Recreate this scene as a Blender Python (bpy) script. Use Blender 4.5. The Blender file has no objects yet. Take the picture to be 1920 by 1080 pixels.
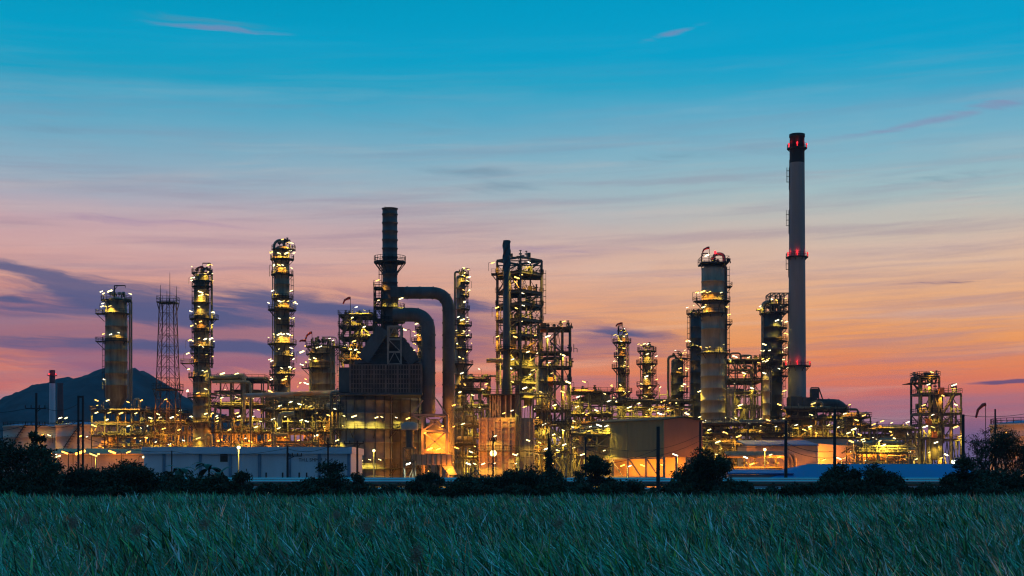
import bpy, math, random
import numpy as np
from mathutils import Vector
random.seed(7)
S = bpy.context.scene
COL = S.collection
R = math.radians
# ------------------------------------------------------------------ camera
F = 1920 * 50 / 36.0      # focal length in photo pixels
H = 3.2                   # eye height
HY = 890.0                # horizon row
cam = bpy.data.cameras.new('camera'); cam.lens = 50; cam.sensor_width = 36
cam.shift_y = (HY - 540) / 1920.0
cam.clip_start = .5; cam.clip_end = 20000
co = bpy.data.objects.new('camera', cam); COL.objects.link(co)
co.location = (0, 0, H); co.rotation_euler = (R(90), 0, 0)
S.camera = co
# ------------------------------------------------------------------ render settings
S.view_settings.view_transform = 'Standard'; S.view_settings.look = 'None'
S.view_settings.exposure = 0; S.view_settings.gamma = 1
S.view_settings.use_curve_mapping = False
try:
    S.cycles.use_denoising = True; S.cycles.filter_width = 1.2; S.cycles.use_adaptive_sampling = False
    S.cycles.denoising_input_passes = 'RGB_ALBEDO_NORMAL'; S.cycles.denoising_prefilter = 'ACCURATE'
    S.cycles.use_light_tree = True
    S.cycles.max_bounces = 4; S.cycles.diffuse_bounces = 2; S.cycles.glossy_bounces = 2
    S.cycles.transmission_bounces = 2; S.cycles.transparent_max_bounces = 4
    S.cycles.sample_clamp_indirect = 2.0; S.cycles.sample_clamp_direct = 12.0
    S.cycles.caustics_reflective = False; S.cycles.caustics_refractive = False
except Exception:
    pass


def lin(r, g, b):
    f = lambda c: (c / 255 / 12.92) if c / 255 <= .04045 else ((c / 255 + .055) / 1.055) ** 2.4
    return (f(r), f(g), f(b), 1)


# ------------------------------------------------------------------ dusk sky
W = bpy.data.worlds.new('World'); S.world = W; W.use_nodes = True
nt = W.node_tree; nt.nodes.clear()
N = lambda t: nt.nodes.new(t)


def L(a, b): nt.links.new(a, b)


def put(sock, v):
    if isinstance(v, (int, float)): sock.default_value = v
    elif isinstance(v, tuple): sock.default_value = v
    else: L(v, sock)


def M(op, a, b=0.0, c=0.0, clamp=False):
    n = N('ShaderNodeMath'); n.operation = op; n.use_clamp = clamp
    put(n.inputs[0], a); put(n.inputs[1], b); put(n.inputs[2], c)
    return n.outputs[0]


def sstep(v, a, b):
    n = N('ShaderNodeMapRange'); n.interpolation_type = 'SMOOTHSTEP'
    put(n.inputs[0], v); n.inputs[1].default_value = a; n.inputs[2].default_value = b
    return n.outputs[0]


def mixc(f, a, b, mode='MIX'):
    n = N('ShaderNodeMix'); n.data_type = 'RGBA'; n.blend_type = mode
    put(n.inputs[0], f); put(n.inputs[6], a); put(n.inputs[7], b)
    return n.outputs[2]


def ramp(fac, stops):
    n = N('ShaderNodeValToRGB'); L(fac, n.inputs[0]); e = n.color_ramp.elements
    stops = sorted(stops)
    e[0].position, e[0].color = stops[0]; e[1].position, e[1].color = stops[-1]
    for p, c in stops[1:-1]:
        k = e.new(p); k.color = c
    return n.outputs[0]


def noise(vec, scale, detail=5, rough=.55, dist=0.0):
    n = N('ShaderNodeTexNoise'); L(vec, n.inputs['Vector']); n.inputs['Scale'].default_value = scale
    n.inputs['Detail'].default_value = detail; n.inputs['Roughness'].default_value = rough
    n.inputs['Distortion'].default_value = dist
    return n.outputs['Fac']


def vec(x, y, z=0.0):
    n = N('ShaderNodeCombineXYZ'); put(n.inputs[0], x); put(n.inputs[1], y); put(n.inputs[2], z)
    return n.outputs[0]


def el(py): t = (HY - py) / F; return t / math.sqrt(1 + t * t)
def azi(px): return math.atan((px - 960) / F)


tc = N('ShaderNodeTexCoord'); sx = N('ShaderNodeSeparateXYZ'); L(tc.outputs['Generated'], sx.inputs[0])
dx, dy, dz = sx.outputs
az = M('ARCTAN2', dx, dy)
w1 = noise(vec(M('MULTIPLY', az, 5), M('MULTIPLY', dz, 16)), 1.0, 4)
w2 = noise(vec(M('MULTIPLY', az, 12), M('MULTIPLY', dz, 60), 3.0), 1.0, 5)
ez = M('ADD', dz, M('ADD', M('MULTIPLY', M('SUBTRACT', w1, .5), .020), M('MULTIPLY', M('SUBTRACT', w2, .5), .007)))
ea = M('ADD', az, M('MULTIPLY', M('SUBTRACT', w2, .5), .05))
left = [(0, 0, 152, 190), (90, 4, 160, 200), (165, 24, 162, 198), (200, 74, 168, 200), (300, 132, 176, 198), (365, 162, 178, 194),
        (395, 184, 174, 186), (430, 204, 170, 176), (500, 218, 168, 162), (560, 228, 160, 138), (640, 234, 150, 108),
        (690, 236, 132, 96), (740, 212, 114, 108), (800, 150, 98, 128), (890, 96, 88, 126)]
right = [(0, 0, 158, 202), (120, 8, 164, 206), (170, 48, 168, 204), (210, 88, 172, 204), (300, 136, 184, 202), (370, 168, 194, 198),
         (420, 196, 194, 186), (470, 220, 192, 172), (520, 234, 188, 154), (570, 242, 180, 130), (620, 248, 170, 104),
         (655, 250, 160, 88), (690, 246, 142, 82), (730, 234, 124, 92), (770, 202, 112, 116), (820, 130, 98, 140), (890, 98, 92, 140)]
zen = [(.45, lin(0, 136, 186)), (.7, lin(0, 128, 174)), (1, lin(0, 124, 166))]
cl = ramp(ez, [(el(p), lin(r, g, b)) for p, r, g, b in left] + zen)
cr = ramp(ez, [(el(p), lin(r, g, b)) for p, r, g, b in right] + zen)
sky = mixc(sstep(ea, -.30, .30), cl, cr)
# long soft streaks
es = M('ADD', dz, M('ADD', M('MULTIPLY', M('SUBTRACT', w2, .5), .004), M('MULTIPLY', az, -.035)))
st = noise(vec(M('MULTIPLY', az, 5), M('MULTIPLY', es, 105), 1.0), 1.0, 7, .62, .25)
low = sstep(dz, .31, .12)
sky = mixc(M('MULTIPLY', M('MULTIPLY', sstep(st, .42, .72), .46), low), sky, lin(146, 124, 152))
st2 = noise(vec(M('MULTIPLY', az, 4), M('MULTIPLY', es, 74), 9.0), 1.0, 7, .62, .25)
sky = mixc(M('MULTIPLY', M('MULTIPLY', sstep(st2, .46, .76), .34), low), sky, lin(232, 204, 190))
cn = noise(vec(M('MULTIPLY', ea, 10), M('MULTIPLY', M('ADD', ez, M('MULTIPLY', ea, .10)), 125), 4.0), 1.0, 8, .64, .7)


def cloud(sky, col, items, lo=.36, hi=.60, amt=.9):
    tot = None
    for px, py, wx_, wy_, sl, k in items:
        a0 = azi(px); e0 = el(py)
        u = M('DIVIDE', M('SUBTRACT', ea, a0), wx_ / F)
        v = M('DIVIDE', M('SUBTRACT', M('SUBTRACT', ez, e0), M('MULTIPLY', M('SUBTRACT', ea, a0), -sl)), wy_ / F)
        g = M('MULTIPLY', M('EXPONENT', M('MULTIPLY', M('ADD', M('MULTIPLY', u, u), M('MULTIPLY', v, v)), -1.0)), k)
        tot = g if tot is None else M('ADD', tot, g)
    # the noise frays the bank instead of multiplying it away
    m = sstep(M('ADD', tot, M('MULTIPLY', M('SUBTRACT', cn, .5), 1.9)), lo, hi)
    m = M('MULTIPLY', m, M('MINIMUM', M('MULTIPLY', tot, 2.2), 1.0))
    return mixc(M('MULTIPLY', m, amt, 0, True), sky, col)


sky = cloud(sky, lin(122, 92, 136), [(160, 640, 300, 52, .02, 1.0), (330, 690, 300, 26, 0, .8), (560, 600, 220, 50, .05, .95), (840, 600, 190, 46, .05, .9),
                                     (1160, 640, 150, 36, .05, .85), (760, 660, 220, 24, 0, .55), (100, 600, 260, 40, .1, .8), (420, 640, 260, 30, .0, .8)], .1, 1.0, .66)
sky = cloud(sky, lin(70, 88, 134), [(300, 580, 150, 26, .1, .8), (60, 600, 120, 20, .05, .7), (500, 610, 120, 14, .05, .6), (250, 668, 200, 12, .0, .6), (40, 530, 130, 15, .12, .9), (205, 575, 190, 24, .14, 1.0), (520, 562, 180, 22, .10, 1.0), (640, 590, 150, 20, .1, .9), (150, 655, 260, 14, .03, .8),
                                    (470, 662, 130, 12, .0, .9), (860, 572, 110, 12, .04, .8), (1170, 628, 120, 12, .02, .8), (10, 580, 50, 6, 0, .8), (300, 610, 120, 20, .05, .6)], .2, 1.1, .84)
sky = cloud(sky, lin(104, 138, 162), [(870, 322, 100, 9, .02, .9), (920, 352, 90, 14, -.02, .9), (380, 60, 130, 9, .03, .7), (1760, 350, 160, 14, .0, .6), (60, 270, 160, 20, -.05, .5), (760, 230, 240, 20, .03, .5), (1300, 300, 240, 14, -.03, .5)], .25, 1.15, .45)
sky = cloud(sky, lin(150, 126, 170), [(1720, 255, 170, 7, -.12, .8), (1880, 225, 120, 10, -.1, .8), (420, 76, 150, 7, .03, .8), (1270, 68, 60, 7, -.2, .9), (700, 215, 150, 16, .05, .5), (250, 425, 320, 12, .02, .7), (1080, 470, 260, 12, .03, .7), (1300, 520, 200, 9, -.03, .6)], .3, 1.15, .5)
sky = cloud(sky, lin(84, 74, 122), [(1900, 728, 90, 5, -.03, 1.0), (1730, 545, 200, 5, 0, .4)], .3, .8, .85)
back = ramp(dz, [(0, (.125, .125, .18, 1)), (.25, (.065, .12, .21, 1)), (.6, (.02, .16, .32, 1)), (1, (.005, .20, .36, 1))])
sky = mixc(sstep(dy, -.25, .55), back, sky)
bg = N('ShaderNodeBackground'); L(sky, bg.inputs[0]); bg.inputs[1].default_value = 1.0
wo = N('ShaderNodeOutputWorld'); L(bg.outputs[0], wo.inputs[0])


# ------------------------------------------------------------------ materials
def mat(name, col, rough=.6, metal=0.0, var=.35, scale=.6, stretch=(1, 1, 1), spec=.4, bump=0.0, attr=False, tint2=None):
    m = bpy.data.materials.new(name); m.use_nodes = True
    t = m.node_tree; b = t.nodes['Principled BSDF']
    b.inputs['Roughness'].default_value = rough; b.inputs['Metallic'].default_value = metal
    b.inputs['Specular IOR Level'].default_value = spec
    c = (*col, 1)
    if attr:
        a = t.nodes.new('ShaderNodeAttribute'); a.attribute_name = 'tint'
        t.links.new(a.outputs['Color'], b.inputs['Base Color'])
        return m
    tcn = t.nodes.new('ShaderNodeTexCoord'); mp = t.nodes.new('ShaderNodeMapping'); mp.inputs['Scale'].default_value = stretch
    n = t.nodes.new('ShaderNodeTexNoise'); n.inputs['Scale'].default_value = scale; n.inputs['Detail'].default_value = 6
    n.inputs['Roughness'].default_value = .65
    t.links.new(tcn.outputs['Object'], mp.inputs[0]); t.links.new(mp.outputs[0], n.inputs['Vector'])
    mr = t.nodes.new('ShaderNodeMapRange'); mr.inputs[1].default_value = .35; mr.inputs[2].default_value = .65
    t.links.new(n.outputs['Fac'], mr.inputs[0])
    mx = t.nodes.new('ShaderNodeMix'); mx.data_type = 'RGBA'
    mx.inputs[6].default_value = (*(tint2 or tuple(x * (1 - var) for x in col)), 1)
    mx.inputs[7].default_value = c if tint2 else (*tuple(min(1, x * (1 + var * .5)) for x in col), 1)
    t.links.new(mr.outputs[0], mx.inputs[0]); t.links.new(mx.outputs[2], b.inputs['Base Color'])
    r2 = t.nodes.new('ShaderNodeMapRange'); r2.inputs[3].default_value = max(.05, rough - .12); r2.inputs[4].default_value = min(1, rough + .15)
    t.links.new(n.outputs['Fac'], r2.inputs[0]); t.links.new(r2.outputs[0], b.inputs['Roughness'])
    if bump:
        bp = t.nodes.new('ShaderNodeBump'); bp.inputs['Strength'].default_value = bump; bp.inputs['Distance'].default_value = .1
        t.links.new(n.outputs['Fac'], bp.inputs['Height']); t.links.new(bp.outputs[0], b.inputs['Normal'])
    return m


def emis(name, col, st):
    m = bpy.data.materials.new(name); m.use_nodes = True; t = m.node_tree
    b = t.nodes['Principled BSDF']; b.inputs['Base Color'].default_value = (*col, 1)
    b.inputs['Emission Color'].default_value = (*col, 1); b.inputs['Emission Strength'].default_value = st
    try: m.cycles.emission_sampling = 'NONE'
    except Exception: pass
    return m


STR = (1, 1, .12)
m_shell = mat('column_cladding', (.31, .24, .17), .5, .0, .35, .9, (1, 1, .1), tint2=(.15, .095, .065))
m_shell2 = mat('dull_cladding', (.19, .165, .13), .55, .0, .35, .5, (1, 1, .15))
m_dark = mat('dark_weathered_steel', (.065, .066, .075), .6, .0, .5, .4, (1, 1, .3))
m_duct = mat('duct_steel', (.10, .10, .12), .55, .0, .45, .35, (1, 1, .3), tint2=(.055, .045, .045))
m_steel = mat('painted_structural_steel', (.13, .11, .085), .6, 0, .4, .8)
m_plat = mat('platform_steel', (.035, .033, .03), .7, 0, .3, .8)
m_pipe = mat('pipe_cladding', (.30, .26, .20), .42, .2, .35, .7)
m_pipe2 = mat('pipe_rust_paint', (.33, .21, .14), .55, 0, .4, .7)
m_lagging = mat('vessel_lagging', (.34, .275, .21), .5, 0, .3, .5, (1, 1, .2))
m_stack = mat('concrete_stack', (.28, .26, .26), .7, 0, .22, .22, (1, 1, .08))
m_black = mat('black_paint', (.012, .013, .015), .6, 0, .3, .4)
m_heater = mat('heater_casing', (.36, .25, .21), .6, 0, .3, .35, (1, 1, .3))
m_furn = mat('furnace_casing', (.15, .155, .17), .6, 0, .5, .3, (1, 1, .35))
m_conv = mat('convection_casing', (.07, .04, .035), .65, 0, .4, .4)
m_lat = mat('lattice_steel', (.32, .23, .20), .6, 0, .3, .5)
m_tank = mat('tank_paint', (.46, .38, .34), .55, 0, .18, .12, (1, 1, .3))
m_blue = mat('blue_sheet_roof', (.02, .13, .42), .5, 0, .25, .15, (1, .2, 1))
m_white = mat('white_sheet_wall', (.58, .64, .74), .55, 0, .15, .12, (1, 1, .3))
m_tan = mat('beige_sheet_wall', (.27, .235, .135), .55, 0, .14, .2, (1, 1, .2))
m_red = mat('reddish_sheet_wall', (.25, .115, .085), .6, 0, .16, .2, (1, 1, .2))
m_pinkwall = mat('pink_sheet_wall', (.48, .35, .30), .6, 0, .16, .2, (1, 1, .2))
m_pole = mat('dark_pole', (.035, .035, .04), .8, 0, .3, .6)
m_galv = mat('aluminium_jacket', (.62, .64, .68), .22, .75, .1, .4)
m_brick = mat('brown_brick', (.14, .05, .045), .8, 0, .3, .3)
m_redpaint = mat('red_paint', (.62, .05, .03), .5, 0, .3, .6)
m_orange = mat('orange_paint', (.55, .14, .04), .5, 0, .3, .6)
m_leaf = mat('leaf_green', (1, 1, 1), .6, attr=True, spec=.25)
m_grass = mat('grass_blade', (1, 1, 1), .2, attr=True, spec=1.0)
m_bark = mat('bark', (.05, .04, .03), .9, 0, .4, 1.5)
m_hill = mat('forest_slope', (.022, .062, .085), .9, 0, .55, .03, (1, 1, 1), .1, .6)  # blue of the distant air is mixed into the forest colour
m_soil = mat('field_soil', (.03, .045, .03), .95, 0, .5, .08)
m_conc = mat('yard_concrete', (.28, .27, .25), .9, 0, .25, .08)
m_sign = mat('sign_black', (.02, .02, .03), .7)
e_y = emis('lamp_glow_yellow', (1, .80, .30), 4.5)
e_p = emis('lamp_glow_pale', (1, .90, .55), 4)
e_a = emis('lamp_glow_amber', (1, .58, .12), 4)
e_d = emis('lamp_glow_dim', (1, .72, .2), 1.6)
e_o = emis('lamp_glow_orange', (1, .40, .05), 6)
e_w = emis('lamp_glow_white', (.85, 1, .80), 9)
e_r = emis('beacon_glow_red', (1, .02, .03), 3)


# ------------------------------------------------------------------ mesh helpers
def X(px, Y): return (px - 960) * Y / F
def Z(py, Y): return H + (HY - py) * Y / F
def P(px, py, Y): return Vector((X(px, Y), Y, Z(py, Y)))


BASE = {}


class MB:
    def __init__(s): s.v = []; s.f = []; s.sm = []

    def add(s, vs, fs, sm=False):
        o = len(s.v); s.v += [tuple(v) for v in vs]
        s.f += [tuple(i + o for i in f) for f in fs]; s.sm += [sm] * len(fs)
        return s

    def box(s, x0, x1, y0, y1, z0, z1):
        return s.add([(x0, y0, z0), (x1, y0, z0), (x1, y1, z0), (x0, y1, z0), (x0, y0, z1), (x1, y0, z1), (x1, y1, z1), (x0, y1, z1)],
                     [(0, 3, 2, 1), (4, 5, 6, 7), (0, 1, 5, 4), (1, 2, 6, 5), (2, 3, 7, 6), (3, 0, 4, 7)])

    def bar(s, p, q, w, h=None):
        p = Vector(p); q = Vector(q); h = h or w
        d = q - p
        if d.length < 1e-5: return s
        d.normalize()
        u = d.cross(Vector((0, 0, 1)))
        if u.length < 1e-3: u = Vector((1, 0, 0))
        u.normalize(); v = u.cross(d)
        u = u * w / 2; v = v * h / 2
        return s.add([p - u - v, p + u - v, p + u + v, p - u + v, q - u - v, q + u - v, q + u + v, q - u + v],
                     [(0, 3, 2, 1), (4, 5, 6, 7), (0, 1, 5, 4), (1, 2, 6, 5), (2, 3, 7, 6), (3, 0, 4, 7)])

    def tube(s, pts, r, n=8, cap=True):
        pts = [Vector(p) for p in pts]; k = len(pts)
        rs = r if isinstance(r, (list, tuple)) else [r] * k
        t0 = (pts[1] - pts[0]).normalized()
        u = t0.cross(Vector((0, 0, 1)))
        if u.length < 1e-3: u = Vector((1, 0, 0))
        u.normalize(); vs = []
        for i in range(k):
            t = ((pts[min(i + 1, k - 1)] - pts[max(i - 1, 0)])).normalized()
            u = u - t * u.dot(t)
            u.normalize(); w = t.cross(u)
            for j in range(n):
                a = 2 * math.pi * j / n
                vs.append(pts[i] + (u * math.cos(a) + w * math.sin(a)) * rs[i])
        fs = [(i * n + j, i * n + (j + 1) % n, (i + 1) * n + (j + 1) % n, (i + 1) * n + j) for i in range(k - 1) for j in range(n)]
        s.add(vs, fs, True)
        if cap:
            s.add(vs[:n], [tuple(range(n))[::-1]]); s.add(vs[-n:], [tuple(range(n))])
        return s

    def lathe(s, cx, cy, prof, n=32, cap=True, smooth=True):
        vs = []; k = len(prof)
        for r, z in prof:
            for j in range(n):
                a = 2 * math.pi * j / n
                vs.append((cx + r * math.cos(a), cy + r * math.sin(a), z))
        fs = [(i * n + j, (i + 1) * n + j, (i + 1) * n + (j + 1) % n, i * n + (j + 1) % n) for i in range(k - 1) for j in range(n)]
        s.add(vs, fs, smooth)
        if cap:
            s.add(vs[:n], [tuple(range(n))]); s.add(vs[-n:], [tuple(range(n))[::-1]])
        return s

    def ring(s, cx, cy, r0, r1, z0, z1, a0, a1, n=16):
        vs = []; full = abs(a1 - a0) >= 359.9
        for j in range(n + 1):
            a = R(a0 + (a1 - a0) * j / n); c, q = math.cos(a), math.sin(a)
            for r, z in ((r0, z0), (r1, z0), (r1, z1), (r0, z1)): vs.append((cx + r * c, cy + r * q, z))
        fs = []
        for j in range(n):
            o = j * 4; p = o + 4
            for e in range(4): fs.append((o + e, o + (e + 1) % 4, p + (e + 1) % 4, p + e))
        if not full: fs += [(3, 2, 1, 0), (n * 4, n * 4 + 1, n * 4 + 2, n * 4 + 3)]
        return s.add(vs, fs)

    def rail(s, pts, h=1.1, w=.085, step=1.8):
        pts = [Vector(p) for p in pts]
        for a, b in zip(pts, pts[1:]):
            d = (b - a).length
            k = max(1, round(d / step))
            for hh in (h, h * .55): s.bar(a + Vector((0, 0, hh)), b + Vector((0, 0, hh)), w)
            for i in range(k + 1):
                q = a.lerp(b, i / k); s.bar(q, q + Vector((0, 0, h)), w)
        return s

    def build(s, name, m, parent=None, **props):
        b = BASE.get(parent, Vector((0, 0, 0)))
        me = bpy.data.meshes.new(name)
        me.from_pydata([(v[0] - b.x, v[1] - b.y, v[2] - b.z) for v in s.v], [], s.f)
        me.polygons.foreach_set('use_smooth', s.sm); me.update()
        for mm in (m if isinstance(m, (list, tuple)) else [m]): me.materials.append(mm)
        o = bpy.data.objects.new(name, me); COL.objects.link(o)
        if parent is not None: o.parent = parent
        BASE[o] = b
        for k, v in props.items(): o[k] = v
        return o


def thing(name, label, cat, loc, group=None):
    o = bpy.data.objects.new(name, None); o.empty_display_size = 1
    COL.objects.link(o); o.location = loc; BASE[o] = Vector(loc)
    o['label'] = label; o['category'] = cat
    if group: o['group'] = group
    return o


def rnd(pts, rad, k=5):
    """round the corners of a polyline"""
    pts = [Vector(p) for p in pts]; out = [pts[0]]
    for a, b, c in zip(pts, pts[1:], pts[2:]):
        u = (a - b); v = (c - b)
        r = min(rad, u.length * .49, v.length * .49)
        p = b + u.normalized() * r; q = b + v.normalized() * r
        for i in range(k + 1):
            t = i / k; out.append(p * (1 - t) ** 2 + b * 2 * t * (1 - t) + q * t * t)
    out.append(pts[-1]); return out


def pipe(parent, pts, r, m=None, rad=1.2, n=8, name='pipe', bands=0.0):
    mb = MB(); pp = rnd(pts, rad, 8 if r > .8 else 4)
    mb.tube(pp, r, n)
    if bands:
        acc = 0.0
        for a, b in zip(pp, pp[1:]):
            d = (b - a).length
            k = max(1, int(d / .4))
            for i in range(k):
                acc += d / k
                if acc > bands:
                    acc = 0; c = a.lerp(b, i / k); t = (b - a).normalized() * .16
                    mb.tube([c - t, c + t], r * 1.09, n)
    return mb.build(name, m or m_pipe, parent)


# ------------------------------------------------------------------ lamps
LM = {}


def lamp_meshes(d, pole):
    if (d, pole) in LM: return LM[(d, pole)]
    a = R(-20 * d); c, s = math.cos(a), math.sin(a)

    def rot(x, y, z): return (x * c + z * s, y, -x * s + z * c)
    h = MB(); g = MB()
    hb = MB().box(-.55, .55, -.25, .25, .15, .23)
    h.add([rot(*v) for v in hb.v], hb.f)
    if pole:
        h.tube([(-1.25 * d, 0, -2.3), (-1.25 * d, 0, -.1), (-1.1 * d, 0, .1), rot(-.7 * d, 0, .2)], .055, 6)
    gb = MB().box(-.50, .50, -.2, .2, -.07, .15)
    g.add([rot(*v) for v in gb.v], gb.f)
    out = []
    for mb, nm, mm in ((h, 'flood_lamp', m_plat), (g, 'lamp_glass', None)):
        me = bpy.data.meshes.new(nm); me.from_pydata(mb.v, [], mb.f); me.update()
        out.append(me)
    out[0].materials.append(m_plat)
    gl = {}
    for k, e in (('y', e_y), ('p', e_p), ('a', e_a), ('d', e_d), ('o', e_o), ('w', e_w)):
        me = out[1].copy(); me.materials.append(e); gl[k] = me
    LM[(d, pole)] = (out[0], gl)
    return LM[(d, pole)]


LCOL = {'y': (1, .70, .07), 'a': (1, .42, .03), 'o': (1, .30, .018), 'w': (.8, 1, .75), 'r': (1, .02, .02)}
LIGHTS = {}
PW = 3000.0


def light(parent, loc, k, p):
    key = (k, round(p, 2))
    if key not in LIGHTS:
        l = bpy.data.lights.new('lamp_light', 'POINT' if k in 'ro' else 'SPOT')
        if k not in 'ro': l.spot_size = R(156); l.spot_blend = .5
        l.color = LCOL[k]; l.energy = (PW if k != 'o' else 1500) * p; l.shadow_soft_size = .25
        LIGHTS[key] = l
    o = bpy.data.objects.new('lamp_light', LIGHTS[key]); COL.objects.link(o); o.parent = parent; o.location = loc
    return o


def lamp(root, px, py, Y, k='y', p=1.0, pole=True, d=None, light_on=True, size=1.0):
    d = d or random.choice((1, 1, -1))
    hm, gl = lamp_meshes(d, pole)
    o = bpy.data.objects.new('flood_lamp', hm); COL.objects.link(o); o.parent = root
    o.location = P(px, py, Y) - BASE[root]; o.rotation_euler.z = R(random.uniform(-25, 25))
    sc = random.choice((.6, .75, .9, 1, 1.1, 1.35)) * size
    o.scale = (sc, sc, sc)
    gk = random.choice('yyypppaaad') if k == 'y' else k
    if k == 'g': k = gk = 'y'
    if k == 'y' and gk == 'a': k = 'a'
    g = bpy.data.objects.new('lamp_glass', gl[gk]); COL.objects.link(g); g.parent = o
    if light_on: light(o, (0, 0, -.4), k, p)
    return o


def lamps(root, txt, Y, k='y', p=1.0, pole=True, jit=0.0):
    for t in txt.split():
        x, y = map(float, t.split(','))
        lamp(root, x, y, Y + random.uniform(-jit, jit), k, p, pole)


def beacon(root, px, py, Y, p=1.0):
    o = MB().lathe(X(px, Y), Y, [(.1, Z(py, Y) - .5), (.32, Z(py, Y) - .3), (.32, Z(py, Y) + .25), (.12, Z(py, Y) + .4)], 10).build('beacon', e_r, root)
    light(o, P(px, py, Y) - BASE[root] + Vector((0, -.6, .2)), 'r', p * .12)


# ------------------------------------------------------------------ generic plant builders
def clutter(root, cx, cy, z, rx, ry, n, name='valve', hmax=1.8, m=None):
    """small valves and pipework standing on a deck"""
    for i in range(n):
        mb = MB(); x = cx + random.uniform(-rx, rx); y = cy + random.uniform(-ry, ry); h = random.uniform(.7, hmax)
        r = random.uniform(.1, .2)
        mb.tube([(x, y, z), (x, y, z + h)], r, 6)
        q = random.random()
        if q < .5:
            mb.tube([(x - .45, y, z + h * .7), (x + .45, y, z + h * .7)], r * 1.6, 6)
            mb.lathe(x, y, [(.1, z + h), (.38, z + h + .08), (.38, z + h + .2), (.1, z + h + .28)], 8)
        elif q < .8:
            mb.tube(rnd([(x, y, z + h * .5), (x + .9, y, z + h * .5), (x + .9, y, z)], .3, 3), r, 6)
        else:
            mb.box(x - .5, x + .5, y - .4, y + .4, z + h * .4, z + h)
        mb.build(name, m or random.choice((m_pipe, m_steel, m_plat)), root)


def platform(root, cx, cy, r, z, off, a0=0, a1=360, ext=None, rail=True):
    mb = MB(); n = max(8, int((a1 - a0) / 16))
    mb.ring(cx, cy, r + .02, r + off, z - .22, z, a0, a1, n)
    k = max(3, int((a1 - a0) / 45))
    for i in range(k):
        a = R(a0 + (a1 - a0) * (i + .5) / k); c, s = math.cos(a), math.sin(a)
        mb.bar((cx + (r + .02) * c, cy + (r + .02) * s, z - off * 1.15), (cx + (r + off * .93) * c, cy + (r + off * .93) * s, z - .15), .14)
    pts = [(cx + (r + off - .06) * math.cos(R(a0 + (a1 - a0) * i / n)), cy + (r + off - .06) * math.sin(R(a0 + (a1 - a0) * i / n)), z) for i in range(n + 1)]
    rl = MB()
    if ext:
        s, ln, wd = ext
        x0, x1 = sorted((cx + s * (r * .8), cx + s * (r + off + ln)))
        mb.box(x0, x1, cy - wd, cy + wd, z - .2, z + .02)
        mb.bar((cx + s * r, cy - wd * .7, z - ln * .9 - off), (cx + s * (r + off + ln * .9), cy - wd * .7, z - .15), .16)
        xe = x1 if s > 0 else x0
        rl.rail([(cx + s * (r + off), cy - wd, z), (xe, cy - wd, z), (xe, cy + wd, z), (cx + s * (r + off), cy + wd, z)])
    o = mb.build('platform', m_plat, root)
    rl.rail(pts)
    rl.build('railing', m_plat, o)
    return o


def ladder(root, x, y, z0, z1, face=1):
    mb = MB()
    for s in (-.25, .25): mb.bar((x, y + s, z0), (x, y + s, z1), .08)
    z = z0
    while z < z1:
        mb.bar((x, y - .25, z), (x, y + .25, z), .05); z += .6
    z = z0 + 2.2
    while z < z1:
        mb.ring(x + face * .38, y, .36, .42, z, z + .08, 0, 360, 8); z += 1.6
    for a in (-60, 0, 60):
        mb.bar((x + face * .38 + face * .39 * math.cos(R(a)), y + .39 * math.sin(R(a)), z0 + 2.2), (x + face * .38 + face * .39 * math.cos(R(a)), y + .39 * math.sin(R(a)), z1), .05)
    mb.build('ladder', m_plat, root)


def davit(root, px, py0, py1, px2, Y):
    a = P(px, py0, Y); b = P(px, py1, Y); c = P(px2, py1, Y)
    mb = MB(); mb.bar(a, b, .28).bar(b, c, .26)
    mb.bar(b.lerp(a, .3), b.lerp(c, .3), .16)
    mb.bar(c, c - Vector((0, 0, .6)), .12)
    mb.build('davit', m_plat, root)


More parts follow.
